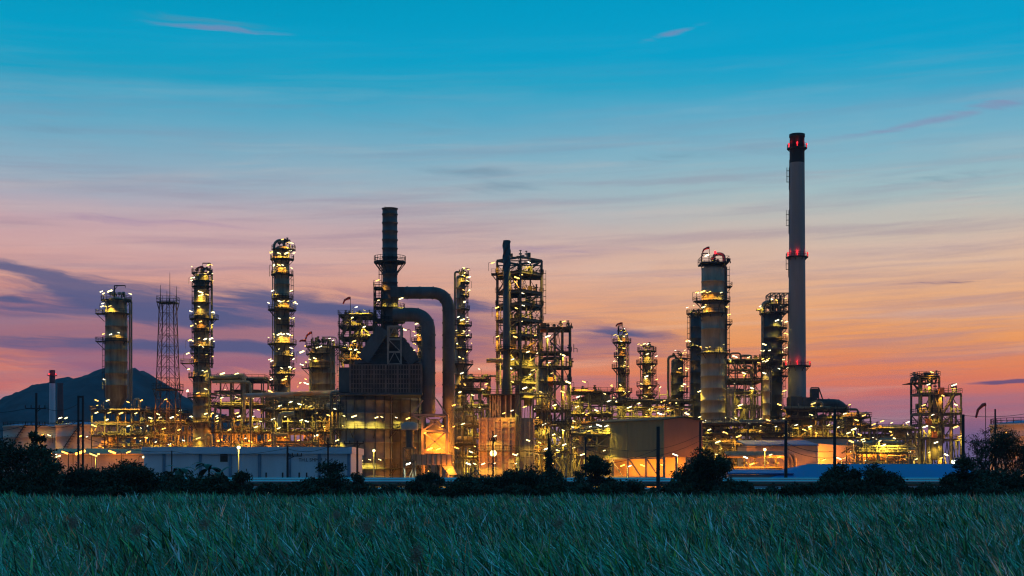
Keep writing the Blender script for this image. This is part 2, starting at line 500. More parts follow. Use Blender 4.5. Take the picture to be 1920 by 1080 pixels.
def column(name, label, px, Y, prof, plats, lts='', side='', pipes=(), dv=None, lad=None, m=None, cat='column', dome=.55, band=3.2, group=None, top=0, p=1.0, sidey=0):
    cx = X(px, Y); root = thing(name, label, cat, (cx, Y, 0), group)
    pr = [(hw * Y / F, Z(py, Y) if py is not None else 0.0) for py, hw in prof]
    r0, z0 = pr[0]; full = []
    for i in range(5, 0, -1):
        a = R(90 * i / 6.0); full.append((r0 * math.cos(a), z0 + r0 * dome * math.sin(a)))
    for (ra, za), (rb, zb) in zip(pr, pr[1:]):
        k = max(1, int((za - zb) / band)) if abs(ra - rb) < .3 else 1
        full.append((ra, za))
        for i in range(1, k):
            t = i / k; r = ra + (rb - ra) * t; z = za + (zb - za) * t
            full += [(r, z + .16), (r + .1, z + .14), (r + .1, z - .14), (r, z - .16)]
    full.append(pr[-1])
    MB().lathe(cx, Y, full, 28).build('shell', m or m_shell, root)

    def rad(z):
        for (ra, za), (rb, zb) in zip(pr, pr[1:]):
            if zb <= z <= za: return ra + (rb - ra) * (za - z) / max(1e-6, za - zb)
        return r0 if z > z0 else pr[-1][0]
    for q in plats:
        z = Z(q[0], Y)
        platform(root, cx, Y, rad(z), z, q[1], q[2] if len(q) > 2 else 0, q[3] if len(q) > 3 else 360, q[4] if len(q) > 4 else None)
    rs = random.Random(int(px))
    for q in plats:
        z = Z(q[0], Y); r = rad(z); lo, hi = (q[2], q[3]) if len(q) > 3 else (0, 360)
        for i in range(3):
            a = R(rs.uniform(max(lo, 175), min(hi, 365))); xx = cx + (r + q[1]) * math.cos(a); yy = Y + (r + q[1]) * math.sin(a); zz = z + rs.uniform(1.4, 2.2)
            lamp(root, 960 + xx * F / yy, HY - (zz - H) * F / yy, yy, 'y', .25 * p, False, None, i == 0, .6)
    for t in lts.split():
        x, y = map(float, t.split(',')); zz = Z(y, Y); r = rad(zz)
        dxx = X(x, Y) - cx
        yy = Y - math.sqrt(max(0, r * r - dxx * dxx)) - .95
        lamp(root, x, y, yy, 'y', .32 * p, True)
    if side: lamps(root, side, Y + sidey, 'y', .5 * p)
    for pts, rp, dyy in pipes:
        pipe(root, [P(a, b, Y + dyy) for a, b in pts], rp * Y / F, random.choice((m_pipe, m_shell2)), rad=1.3 * max(1, rp / 3))
    if dv: davit(root, *dv, Y)
    if lad:
        z1 = Z(lad[1], Y); zb = Z(lad[2], Y)
        ladder(root, X(lad[0], Y), Y - .2, zb, z1, 1 if X(lad[0], Y) > cx else -1)
    if top: clutter(root, cx, Y, z0 + r0 * dome + .2, r0 * .8, r0 * .6, top)
    return root


def frame(root, corners, zs, nx=3, ny=1, w=.36, brace=.5, zb=0.0, decks=(), m=None, rails=True, name='steel_frame', deckmat=None):
    """steel frame on a four sided plan; corners: left front, right front, right back, left back (x, y)"""
    A, B, Cc, D = [Vector((c[0], c[1], 0)) for c in corners]
    zs = sorted(zs)

    def pt(u, v, z): q = A * (1 - u) * (1 - v) + B * u * (1 - v) + Cc * u * v + D * (1 - u) * v; return Vector((q.x, q.y, z))
    mb = MB()
    for i in range(nx + 1):
        for j in range(ny + 1):
            mb.bar(pt(i / nx, j / ny, zb), pt(i / nx, j / ny, zs[-1]), w)
    for z in zs:
        for j in range(ny + 1): mb.bar(pt(0, j / ny, z), pt(1, j / ny, z), w * .7, w)
        for i in range(nx + 1): mb.bar(pt(i / nx, 0, z), pt(i / nx, 1, z), w * .7, w)
    lv = [zb] + zs
    for a, b in zip(lv, lv[1:]):
        for j in (0, ny):
            for i in range(nx):
                if random.random() < brace:
                    k = random.random()
                    u0, u1 = i / nx, (i + 1) / nx; v = j / ny
                    if k < .4: mb.bar(pt(u0, v, a), pt(u1, v, b), w * .5)
                    elif k < .7: mb.bar(pt(u1, v, a), pt(u0, v, b), w * .5)
                    else:
                        mb.bar(pt(u0, v, a), pt((u0 + u1) / 2, v, b), w * .45); mb.bar(pt(u1, v, a), pt((u0 + u1) / 2, v, b), w * .45)
        for i in (0, nx):
            if random.random() < brace: mb.bar(pt(i / nx, 0, a), pt(i / nx, 1, b), w * .5)
    f = mb.build(name, m or m_steel, root)
    for zi in decks:
        z = zs[zi] + w * .55
        d = MB()
        q = [pt(-.03, -.06, z), pt(1.03, -.06, z), pt(1.03, 1.06, z), pt(-.03, 1.06, z)]
        q2 = [v + Vector((0, 0, .12)) for v in q]
        d.add(q + q2, [(0, 3, 2, 1), (4, 5, 6, 7), (0, 1, 5, 4), (1, 2, 6, 5), (2, 3, 7, 6), (3, 0, 4, 7)])
        dk = d.build('deck', deckmat or m_plat, root)
        if rails:
            MB().rail([q2[0], q2[1], q2[2], q2[3], q2[0]]).build('railing', m_plat, dk)
    return pt


def stair(root, p, q, wd=1.0, m=None):
    """flight of stairs from p to q, width along y"""
    p = Vector(p); q = Vector(q); mb = MB(); o = Vector((0, wd / 2, 0)); up = Vector((0, 0, 1.05))
    for s in (-1, 1):
        mb.bar(p + o * s, q + o * s, .16, .34)
        mb.bar(p + o * s + up, q + o * s + up, .09)
        for i in range(5):
            a = (p + o * s).lerp(q + o * s, i / 4); mb.bar(a, a + up, .08)
    n = max(4, int(abs(q.z - p.z) / .3))
    for i in range(n):
        a = p.lerp(q, (i + .5) / n); mb.box(a.x - .16, a.x + .16, a.y - wd / 2, a.y + wd / 2, a.z - .03, a.z + .03)
    mb.build('stairs', m or m_steel, root)


def drum(root, px0, px1, py, rp, Y, name='drum', m=None, saddle=True):
    r = rp * Y / F; a = P(px0, py, Y); b = P(px1, py, Y); mb = MB()
    d = (b - a).normalized()
    pts = [a - d * r * .5, a - d * r * .42, a - d * r * .2, a, b, b + d * r * .2, b + d * r * .42, b + d * r * .5]
    mb.tube(pts, [r * .15, r * .5, r * .88, r, r, r * .88, r * .5, r * .15], 18)
    o = mb.build(name, m or m_lagging, root)
    if saddle:
        s = MB()
        for t in (.2, .8):
            c = a.lerp(b, t); s.box(c.x - .3, c.x + .3, c.y - r * .8, c.y + r * .8, c.z - r - 1.0, c.z - r * .6)
        s.build('saddle', m_steel, o)
    return o


def rack(name, label, x0, x1, pys, Y, D, nx, lts='', cat='pipe rack', npipe=22, nvert=14, nves=3, ncl=12, k='y', p=.8, brace=.35, deck=(), olts='', group=None, w=.32, zb=0.0, jit=1.0, ny=1):
    root = thing(name, label, cat, (X((x0 + x1) / 2, Y), Y, 0), group)
    xa, xb = X(x0, Y), X(x1, Y); zs = sorted(Z(q, Y) for q in pys)
    frame(root, [(xa, Y), (xb, Y), (xb, Y + D), (xa, Y + D)], zs, nx, ny, w, brace, zb, deck)
    for i in range(npipe):
        z = random.choice(zs) + random.choice((.35, .5, .8)); r = random.choice((.1, .14, .18, .24, .34))
        y = Y + random.uniform(.3, D - .3)
        a = xa + (xb - xa) * random.choice((0, 0, .1, .3, .5)); b = xb - (xb - xa) * random.choice((0, 0, .1, .25, .4))
        if b - a < 3: b = xb
        pts = [(a, y, z + r), (b, y, z + r)]
        q = random.random()
        if q < .3: pts.append((b, y, z - random.uniform(2, 7)))
        elif q < .5: pts.insert(0, (a, y, max(.5, z - random.uniform(2, 7))))
        elif q < .65:
            mid = (a + b) / 2; hh = random.uniform(1, 2.2)
            pts = [pts[0], (mid - 1.5, y, z + r), (mid - 1.5, y, z + r + hh), (mid + 1.5, y, z + r + hh), (mid + 1.5, y, z + r), pts[-1]]
        pipe(root, pts, r, random.choice((m_pipe, m_pipe, m_pipe2, m_shell2)), rad=.9)
    for i in range(nvert):
        x = random.uniform(xa, xb); y = Y + random.uniform(-.6, D + .5); r = random.choice((.1, .14, .2, .3))
        za = random.uniform(0, zs[0]); zc = random.choice(zs) + random.uniform(-.5, 1.5)
        pts = [(x, y, za), (x, y, zc)]
        if random.random() < .6: pts.append((x + random.choice((-1, 1)) * random.uniform(1.5, 4), y, zc))
        pipe(root, pts, r, random.choice((m_pipe, m_pipe, m_pipe2, m_lagging)), rad=.7)
    for i in range(nves):
        x = random.uniform(xa + 2, xb - 2); z = random.choice(zs[:-1] or zs)
        r = random.uniform(.7, 1.3); y = Y + D * random.uniform(.35, .65)
        if random.random() < .5:
            ln = random.uniform(2, 4); mb = MB()
            mb.tube([(x - ln, y, z + r + .6), (x - ln + r * .3, y, z + r + .6), (x + ln - r * .3, y, z + r + .6), (x + ln, y, z + r + .6)], [r * .5, r, r, r * .5], 14)
            mb.build('vessel', random.choice((m_lagging, m_pipe)), root)
        else:
            h = random.uniform(3, 5)
            MB().lathe(x, y, [(r * .4, z + h + .4), (r * .85, z + h + .2), (r, z + h - .1), (r, z + .8), (r * .7, z + .3)], 16).build('vessel', random.choice((m_lagging, m_pipe)), root)
    for i in range(ncl):
        clutter(root, (xa + xb) / 2, Y + D / 2, random.choice(zs) + .3, (xb - xa) / 2, D * .45, 1)
    for t in lts.split():
        x, y = map(float, t.split(',')); lamp(root, x, y, Y - .6 + random.uniform(-.4, jit), k, p * 2.1)
    for t in olts.split():
        x, y = map(float, t.split(',')); lamp(root, x, y, Y + random.uniform(-1, D * .5), 'o', p * 6.5)
    for i in range(int((xb - xa) * .55)):     # small bulkhead lights deep in the rack
        zz = random.choice(zs) + random.uniform(-1.2, 2); yy = Y + random.uniform(0, D); xx = random.uniform(xa, xb)
        lamp(root, 960 + xx * F / yy, HY - (zz - H) * F / yy, yy, 'y', .5, False, None, i % 3 == 0, .5)
    return root


# ================================================================== setting
g = MB().add([(-3500, -200, 0), (3500, -200, 0), (3500, 4500, 0), (-3500, 4500, 0)], [(0, 1, 2, 3)]).build('ground', m_soil, kind='structure')
g = MB().add([(-190, 235, .004), (190, 235, .004), (190, 600, .004), (-190, 600, .004)], [(0, 1, 2, 3)]).build('plant_yard', m_conc, kind='structure')


def hill():
    Y0 = 1700; pts = [(-260, 860), (-60, 800), (0, 768), (40, 738), (80, 722), (110, 713), (125, 707), (150, 709), (172, 703), (200, 691), (216, 686), (240, 694), (262, 692),
                      (285, 700), (305, 714), (325, 730), (350, 746), (400, 770), (480, 800), (560, 830), (640, 880)]
    xs = np.array([X(p, Y0) for p, _ in pts]); zz = np.array([Z(q, Y0) for _, q in pts])
    nx, ny = 420, 60
    gx = np.linspace(xs[0], xs[-1], nx); gy = np.linspace(-420, 420, ny)
    rng = np.random.RandomState(3)
    cx = rng.uniform(xs[0], xs[-1], 2600); cyy = rng.uniform(-420, 420, 2600); ch = rng.uniform(2.5, 5.5, 2600); cr = rng.uniform(6, 11, 2600)
    GX, GY = np.meshgrid(gx, gy)
    prof = np.interp(GX, xs, zz)
    Zz = prof * np.exp(-(GY / 230) ** 2) - 2
    add = np.zeros_like(Zz)
    for a, b, h, r in zip(cx, cyy, ch, cr):
        i0 = max(0, int((a - 2.2 * r - gx[0]) / (gx[1] - gx[0]))); i1 = min(nx, int((a + 2.2 * r - gx[0]) / (gx[1] - gx[0])) + 2)
        j0 = max(0, int((b - 2.2 * r - gy[0]) / (gy[1] - gy[0]))); j1 = min(ny, int((b + 2.2 * r - gy[0]) / (gy[1] - gy[0])) + 2)
        s = (slice(j0, j1), slice(i0, i1))
        add[s] = np.maximum(add[s], h * np.exp(-(((GX[s] - a) ** 2 + (GY[s] - b) ** 2) / (r * r))))
    Zz = Zz + add * np.clip(Zz / 20, 0, 1) - 2
    v = np.stack([GX.ravel(), (GY + Y0).ravel(), Zz.ravel()], 1)
    mb = MB(); f = [(j * nx + i, j * nx + i + 1, (j + 1) * nx + i + 1, (j + 1) * nx + i) for j in range(ny - 1) for i in range(nx - 1)]
    mb.add(v.tolist(), f, True); mb.build('hill', m_hill, kind='structure')


hill()


# ================================================================== far left: chimneys and tanks
def chimney_far():
    Y = 900; c = thing('chimney', 'slim white chimney with black top in front of the dark hill', 'chimney', (X(98, Y), Y, 0))
    MB().lathe(X(98, Y), Y, [(6.3 * Y / F, 0), (5.3 * Y / F, Z(719, Y))], 20).build('shaft', m_white, c)
    MB().lathe(X(98, Y), Y, [(5.2 * Y / F, Z(719, Y)), (5.2 * Y / F, Z(694, Y))], 20).build('top_band', m_black, c)
    MB().ring(X(98, Y), Y, 1.7, 3.0, Z(704, Y) - .3, Z(704, Y), 0, 360, 14).rail([(X(98, Y) + 2.9 * math.cos(R(a)), Y + 2.9 * math.sin(R(a)), Z(704, Y)) for a in range(0, 361, 45)]).build('platform', m_plat, c)
    beacon(c, 92.5, 701.5, Y - 2.5, .5); beacon(c, 104.5, 701.5, Y - 2.5, 1)
    Y = 930; c = thing('brick_chimney', 'short brown tapering chimney just right of the slim white one', 'chimney', (X(114, Y), Y, 0))
    MB().lathe(X(113, Y), Y, [(8.0 * Y / F, 0), (5.0 * Y / F, Z(721, Y)), (5.6 * Y / F, Z(720, Y)), (5.6 * Y / F, Z(718, Y)), (4 * Y / F, Z(718, Y))], 20).build('shaft', m_brick, c)


chimney_far()


def tank(px, hw, top, Y, label, m, shellname='storage_tank', roof=m_blue, lts=(), rail=True):
    cx = X(px, Y); r = hw * Y / F; zt = Z(top, Y)
    c = thing(shellname, label, 'tank', (cx, Y, 0))
    pr = [(r, 0)]
    n = 5
    for i in range(1, n):
        z = zt * i / n; pr += [(r, z - .06), (r + .07, z - .05), (r + .07, z + .05), (r, z + .06)]
    pr += [(r, zt - .5), (r + .25, zt - .5), (r + .25, zt - .1), (r, zt)]
    MB().lathe(cx, Y, pr, 64).build('shell', m, c)
    MB().lathe(cx, Y, [(r + .02, zt + .02), (r * .5, zt + r * .07), (.05, zt + r * .1)], 64).build('roof', roof, c)
    if rail: MB().rail([(cx + (r - .1) * math.cos(R(a)), Y + (r - .1) * math.sin(R(a)), zt) for a in range(0, 361, 10)], step=2.4).build('railing', m_plat, c)
    st = MB()
    for i in range(25):   # stairway wound on the shell
        a = R(200 + i * 3.2); z = zt * i / 24
        st.box(cx + (r + .6) * math.cos(a) - .6, cx + (r + .6) * math.cos(a) + .6, Y + (r + .6) * math.sin(a) - .5, Y + (r + .6) * math.sin(a) + .5, z, z + .15)
        if i: st.bar((cx + (r + 1.1) * math.cos(a - R(3.2)), Y + (r + 1.1) * math.sin(a - R(3.2)), zt * (i - 1) / 24 + .1), (cx + (r + 1.1) * math.cos(a), Y + (r + 1.1) * math.sin(a), z + .1), .12, .3)
    st.build('stairway', m_plat, c)
    for x, y, k, p, dy in lts: lamp(c, x, y, Y - r - dy, k, p)
    return c


tank(60, 51, 799, 450, 'pale storage tank with shallow blue roof, partly behind the dark leafy tree', m_tank, lts=[(79, 816, 'o', .5, 6), (92, 816, 'y', .15, 5)])
tank(163, 56, 797, 440, 'pale storage tank just left of the tall steel stand of the fat column', m_tank, lts=[(113, 784, 'y', .8, -8), (124, 784, 'y', .8, -8), (151, 818, 'o', .5, 6), (163, 819, 'y', .15, 5)])
tank(1945, 84, 795, 300, 'large tank glowing orange behind the bare spreading tree at right', m_tank, lts=[(1868, 838, 'o', .8, 6), (1900, 850, 'o', .9, 6), (1885, 812, 'o', .4, 5)])

# ================================================================== tall columns
c = column('distillation_column', 'fat tan column with conical foot on a steel stand, two wide gallery rings', 218, 400,
           [(568, 20), (745, 20), (766, 9), (772, 9)],
           [(563, 1.2, 0, 360), (588, .9, 150, 400, (-1, 1.6, 1.4)), (640, .9, 150, 400, (-1, 1.6, 1.4))],
           '206,574', '193,569 206,546 196,712', [([(232, 566), (243, 566), (243, 752)], 1.3, -1), ([(234, 561), (246.5, 561), (246.5, 752)], 1.8, 0), ([(228, 560), (228, 549), (234, 549), (234, 562)], 1.4, 0), ([(240, 600), (240, 750)], .8, -2)],
           (214.5, 563, 535.5, 235), (197, 640, 745), top=6)
pt = None
rackA = rack('column_stand', 'two storey steel stand carrying the fat tan column at left', 172, 270, [771, 795, 818, 838], 392, 16, 4,
             '181,751 202,751 240,754 265,751 181,774 205,774 227,775 255,775 176,798 201,787 241,799', 'steel stand', 26, 16, 3, 16, deck=(1, 3), olts='190,838 232,838')
for i in range(8):
    q = 198 + i * 5
pipe(rackA, [P(252, 771, 398), P(252, 748, 398), P(262, 748, 398), P(262, 771, 398)], .35)


def lattice_tower():
    Y = 395; cx = X(315, Y); c = thing('lattice_tower', 'red and white lattice telecom tower with whip antennas beside the fat column', 'telecom tower', (cx, Y, 0))
    def hw(z):   # half width
        zt = Z(570, Y); zm = Z(735, Y)
        return (13 + 5 * max(0, (zt - z)) / (zt - zm)) * Y / F
    zb, zt = 0, Z(567, Y); mb = MB(); lv = []
    n = 17
    for i in range(n + 1): lv.append(zb + (zt - zb) * i / n)
    cor = lambda z, i: Vector((cx + hw(z) * (-1, 1, 1, -1)[i], Y + hw(z) * (-1, -1, 1, 1)[i], z))
    for a, b in zip(lv, lv[1:]):
        m_ = (a + b) / 2
        for i in range(4):
            j = (i + 1) % 4
            mb.bar(cor(a, i), cor(b, i), .2); mb.bar(cor(b, i), cor(b, j), .1)
            mid = (cor(b, i) + cor(b, j)) / 2
            mb.bar(cor(a, i), mid, .1); mb.bar(cor(a, j), mid, .1)
    for s in (-.35, .35): mb.bar((cx + s, Y, 0), (cx + s, Y, zt + 1), .16)
    z = 0
    while z < zt: mb.bar((cx - .35, Y, z), (cx + .35, Y, z), .09); z += .8
    mb.build('lattice_mast', mat('tower_paint', (.10, .045, .05), .6), c)
    for py, h_ in ((567, 17.5), (730, 24)):
        z = Z(py, Y); h2 = h_ * Y / F; d = MB()
        d.box(cx - h2, cx + h2, Y - h2, Y + h2, z - .25, z)
        for i in range(4): d.bar(cor(z - 2.4, i), (cx + h2 * (-1, 1, 1, -1)[i] * .95, Y + h2 * (-1, -1, 1, 1)[i] * .95, z - .2), .16)
        o = d.build('platform', m_plat, c)
        MB().rail([(cx - h2, Y - h2, z), (cx + h2, Y - h2, z), (cx + h2, Y + h2, z), (cx - h2, Y + h2, z), (cx - h2, Y - h2, z)], 1.5).build('railing', m_plat, o)
    for px, top in ((318.5, 511), (301, 534), (331, 537), (313, 545)):
        MB().tube([P(px, 567, Y), P(px, top, Y)], [.12, .05], 6).build('antenna', m_plat, c)
    lamps(c, '311,749 322,783', Y - 3, 'y', .7)


lattice_tower()

FR = (180, 360)
column('distillation_column', 'slender lamp-lit column with many galleries, right of the lattice tower', 379, 400,
       [(520, 13.5), (640, 13.5), (690, 15), (697, 17), (None, 17)],
       [(512, .9, 0, 360), (527, .8, 90, 360), (537, .9, 100, 400), (568, .9, 150, 340), (598, 1.5, 0, 360, (1, .9, 1.2)), (622, .9, 160, 380), (650, 1.4, 0, 360), (663, 1.1, 180, 420),
        (681, 1.0, 120, 380, (-1, 2.6, 1.4)), (707, 1.3, 120, 300), (745, 1.5, 0, 360), (793, 1.8, 0, 360)],
       '376,548 373,575 376,603 385,636 386,697 371,737 386,776 372,822', '360,521 395,636 352,663 356,638 397,776 384,513',
       [([(378, 512), (378, 506), (386, 503), (397, 508), (397, 690)], 2.2, 0), ([(364, 540), (364, 700)], .8, -1), ([(372, 640), (372, 735)], .8, -3.4), ([(392, 690), (392, 800)], 1.5, -3), ([(387, 834), (387, 815), (396, 815), (396, 840)], 2.6, -4)],
       (394, 515, 493.5, 380), (365, 540, 690), top=5)
column('distillation_column', 'tallest lit column at left with ring galleries and a hooked overhead pipe', 529, 400,
       [(468, 13.5), (620, 14), (690, 15.5), (None, 16.5)],
       [(468, 1.0, 200, 420, (1, .6, 1.2)), (486, 1.3, 150, 400), (515, 1.1, 150, 400), (560, .9, 150, 380), (581, 1.9, 0, 360), (610, 1.1, 250, 400), (645, 1.9, 0, 360), (668, 1.2, 260, 420), (688, 1.1, 150, 420), (702, 1.3, 0, 360), (722, 1.2, 120, 300)],
       '523,475 537,475 523,497 530,497 524,565 531,565 540,565 524,627 531,627 541,627 528,690 533,712', '530,449 548,456 514,471 520,470 545,470 515,497 552,567 543,596 514,627 548,629 547,663 547,667 515,688 545,690 507,734',
       [([(514, 486), (514, 456), (524, 449), (533, 456), (533, 470)], 2.6, 0), ([(511, 480), (511, 735)], .9, -.5), ([(514, 486), (514, 735)], 1.0, 1)],
       (543.5, 468, 450, 530), (546, 515, 700), top=4)
c = column('distillation_column', 'broad squat column with crowded railed top, left of the furnace', 606, 410,
           [(658, 23), (None, 23)],
           [(650, 1.6, 0, 360, (1, 1.5, 3)), (664, 1.4, 150, 300), (690, 1.4, 90, 300, (-1, 1.2, 1.4))],
           '590,672', '566,660 566,684 573,711 563,718 574,719', [([(620, 650), (620, 740)], 1.2, -3.2), ([(627, 640), (627, 740)], 1.5, -2), ([(604, 645), (604, 632), (632, 632), (632, 700)], 1.0, 1), ([(585, 660), (585, 780)], 5.5, -1)],
           None, (632, 650, 740), top=14, cat='column')
clutter(c, X(606, 410), 410, Z(650, 410), 3.6, 2.5, 10, hmax=2.6)
column('distillation_column', 'narrow column peeping out between the two bent ducts', 789, 450, [(622, 6), (None, 6)], [(618, .8, 90, 300), (640, 1.1, 120, 300, (-1, .8, 1)), (668, 1.1, 120, 300)], '', '776,622 777,645 788,690',
       [([(783, 640), (783, 614), (789, 612)], 1.2, 0)], None, None, m=m_shell, top=2)
column('distillation_column', 'thin tall column right of the bent ducts with stub galleries on one side', 864, 430,
       [(520, 8.5), (640, 8.5), (660, 11), (None, 12)],
       [(515, 1.1, 260, 440), (530, 1.3, 270, 430), (555, 1.2, 270, 430), (580, 1.4, 270, 430), (610, 2.0, 230, 440), (632, 2.0, 230, 440), (655, 1.8, 230, 440), (683, 2.0, 0, 360), (730, 2.2, 0, 360)],
       '867,600 868,625 866,700 864,735', '871,512 877,527 876,603 877,629 874,660 872,672', [([(864, 520), (864, 511), (853, 509), (853, 700)], 2.0, 0), ([(876, 520), (876, 730)], .8, 0)],
       (866, 515, 504, 881), (874, 515, 720), top=3)

# right hand group
column('distillation_column', 'small isolated column with short windsock arm, left of the warehouse ridge', 1166, 420, [(632, 7.5), (None, 9)],
       [(642, 1.6, 0, 360), (668, 1.2, 90, 300), (690, 1.8, 120, 300), (700, 1.1, 260, 430), (735, 1.8, 0, 360), (745, 1.2, 270, 420)], '1163,722 1165,640', '1153,628 1170,616 1160,671 1156,751',
       [([(1177, 630), (1177, 755)], 1.1, 0), ([(1168, 632), (1168, 623), (1176, 623), (1176, 640)], 1.5, 0), ([(1156, 640), (1156, 750)], .8, 0)], (1159, 642, 611, 1167), (1175, 640, 750), top=4)
column('distillation_column', 'short bright column with ringed galleries behind the warehouse ridge', 1213, 420, [(660, 8.5), (None, 10)],
       [(658, 1.5, 0, 360), (682, 1.8, 0, 360), (700, 1.2, 260, 430), (723, 1.7, 150, 400), (740, 1.8, 0, 360)], '1214,664 1212,706 1210,743 1219,767', '1204,648 1203,720 1238,726 1197,755 1243,751',
       [([(1201, 655), (1201, 760)], .9, 0), ([(1224, 655), (1224, 760)], 1.1, 0), ([(1236, 770), (1236, 720), (1229, 720)], .8, 0)], (1225, 660, 649, 1214), (1226, 660, 740), top=4)
column('distillation_column', 'dark round-topped column with a hooked pipe on its left, beside the big column', 1270, 420, [(678, 11.5), (None, 11.5)],
       [(672, 1.4, 250, 440, (1, .8, 1)), (705, 1.4, 270, 430), (735, 1.4, 270, 430)], '1275,691 1270,755', '1281,662 1284,721 1288,776',
       [([(1268, 676), (1268, 668), (1253, 668), (1253, 780)], 2.4, 0), ([(1258, 700), (1258, 780)], 1.0, -1), ([(1278, 672), (1278, 659), (1264, 658)], .8, 0)], None, (1283, 672, 770), m=m_dark, top=3)
column('distillation_column', 'dark companion column tucked half behind the big pale column', 1305, 425, [(592, 10.5), (None, 11)],
       [(588, 1.2, 120, 300), (650, 1.2, 120, 300)], '', '', [([(1305, 590), (1305, 583), (1296, 583), (1296, 770)], 2.0, 0)], None, (1293, 590, 760), m=m_dark, top=2)
c = column('distillation_column', 'big pale column with red-lit bent overhead pipe, left of the tall chimney', 1337, 395, [(506, 21.5), (640, 22), (660, 23), (None, 23)],
           [(565, 1.6, 0, 360, (-1, .6, 1.2)), (588, 1.1, 120, 330, (-1, 1.2, 1.2)), (663, 1.3, 100, 400)],
           '1331,547 1318,547 1319,576 1325,652', '1326,479 1307,548 1367,590 1314,650 1312,734 1312,782 1348,793 1360,783',
           [([(1338, 500), (1338, 476), (1358, 476), (1358, 700), (1366, 712)], 3.0, -.5), ([(1316, 480), (1316, 560)], .8, -.5), ([(1362, 500), (1362, 790)], 1.2, -1), ([(1350, 560), (1350, 700)], .9, -3.2)],
           (1316, 492, 475, 1327), (1363, 500, 780), m=m_lagging, top=0, dome=.4)
z = Z(494, 395); d = MB(); d.box(X(1312, 395), X(1363, 395), 391, 399, z - .35, z)
for a in (1316, 1334, 1344, 1361): d.bar(P(a, 506, 395), P(a, 495, 395), .3)
o = d.build('platform', m_plat, c)
q = [(X(1312, 395), 391, z), (X(1363, 395), 391, z), (X(1363, 395), 399, z), (X(1312, 395), 399, z), (X(1312, 395), 391, z)]
MB().rail(q, 1.5).build('railing', m_plat, o)
clutter(c, X(1345, 395), 395, z, 3, 2, 5)
beacon(c, 1341, 473, 393.2, .9)
for py in (538, 608):
    zz = Z(py, 395); d = MB(); d.box(X(1361, 395), X(1371, 395), 393, 397, zz - .2, zz); d.bar((X(1362, 395), 394, zz - 1.8), (X(1370, 395), 394, zz - .15), .16)
    o = d.build('platform', m_plat, c); MB().rail([(X(1361, 395), 393, zz), (X(1371, 395), 393, zz), (X(1371, 395), 397, zz), (X(1361, 395), 397, zz)]).build('railing', m_plat, o)
column('distillation_column', 'dark column under an open pipe cage, directly left of the tall chimney', 1449, 410, [(592, 17.5), (None, 18)],
       [(588, 1.2, 0, 360), (615, 1.5, 290, 420), (640, 1.5, 290, 420), (665, 1.5, 290, 420), (690, 1.5, 290, 420), (705, 1.8, 250, 420)], '1457,601', '1462,612 1459,697 1471,733 1466,660',
       [([(1449, 588), (1449, 567), (1431, 567), (1431, 770)], 4.0, 0), ([(1418, 581), (1430, 581)], 2.2, 0)], None, (1468, 600, 760), m=m_dark, top=2)
cage = thing('pipe_cage', 'open steel pipe cage sitting atop the dark column beside the tall chimney', 'pipe cage', (X(1457, 408), 408, Z(587, 408)))
frame(cage, [(X(1441, 408), 405), (X(1475, 408), 405), (X(1475, 408), 412), (X(1441, 408), 412)], [Z(552, 408), Z(574, 408), Z(586, 408)], 4, 1, .28, .3, Z(588, 408), (1,))
for i in range(6): pipe(cage, [P(1444 + i * 5, 588, 407 + i % 3), P(1444 + i * 5, 554 + (i % 2) * 6, 407 + i % 3)], .28, m_dark)
lamps(cage, '1446,561 1456,563 1472,560', 407, 'y', .35)
column('distillation_column', 'slim pale pipe-like column standing in front of the dark column', 1437, 396, [(690, 7), (None, 7)],
       [(672, 1.0, 0, 360), (686, 1.5, 0, 360), (692, 1.2, 90, 300)], '1433,700', '1433,646', [([(1437, 690), (1437, 668)], 1.6, 0), ([(1446, 690), (1446, 770)], 1.1, 0)], None, None, m=m_lagging, top=4)


def tall_stack():
    Y = 405; cx = X(1494.5, Y); c = thing('chimney_stack', 'tallest plain grey chimney with black top and three red-lit gallery rings', 'chimney', (cx, Y, 0))
    k = Y / F; r = lambda py: (13.6 + 3.2 * (py - 252) / 493) * k
    MB().lathe(cx, Y, [(r(900), 0), (r(745), Z(745, Y)), (r(306), Z(306, Y))], 48).build('shaft', m_stack, c)
    MB().lathe(cx, Y, [(r(306) + .01, Z(306, Y)), (r(258), Z(258, Y)), (r(258) + .15, Z(257.5, Y)), (r(252) + .15, Z(252, Y)), (r(252) - .5, Z(252, Y)), (r(252) - .5, Z(256, Y))], 48).build('top_band', m_black, c)
    for py, off in ((278, .75), (482, .85), (686, 1.35)):
        platform(c, cx, Y, r(py), Z(py, Y), off)
        for a, p in ((-100, 1.1), (-20, .8), (200, .8)):
            x = cx + (r(py) + off * .8) * math.cos(R(a)); y = Y + (r(py) + off * .8) * math.sin(R(a))
            zz = Z(py, Y) + 1.0
            o = MB().lathe(x, y, [(.1, zz - .9), (.1, zz - .3), (.2, zz - .25), (.2, zz + .15), (.1, zz + .25)], 10).build('beacon', e_r, c)
            light(o, Vector((x, y, zz + .1)) - BASE[c] + Vector((-math.cos(R(a)) * .3, -math.sin(R(a)) * .3, .3)), 'r', p * (.008 if py < 300 else .016))
    for a, b in ((314, 356), (394, 438), (480, 520), (560, 602), (640, 680)): ladder(c, cx - r((a + b) / 2) - .12, Y, Z(b, Y), Z(a, Y), -1)
    MB().bar((cx - r(400) - .1, Y, Z(745, Y)), (cx - r(300) - .05, Y, Z(300, Y)), .14).build('conduit', m_plat, c)
    MB().tube([(cx - 1.2, Y, Z(256, Y)), (cx - 1.2, Y, Z(249, Y))], .06, 6).build('lightning_rod', m_plat, c)


tall_stack()

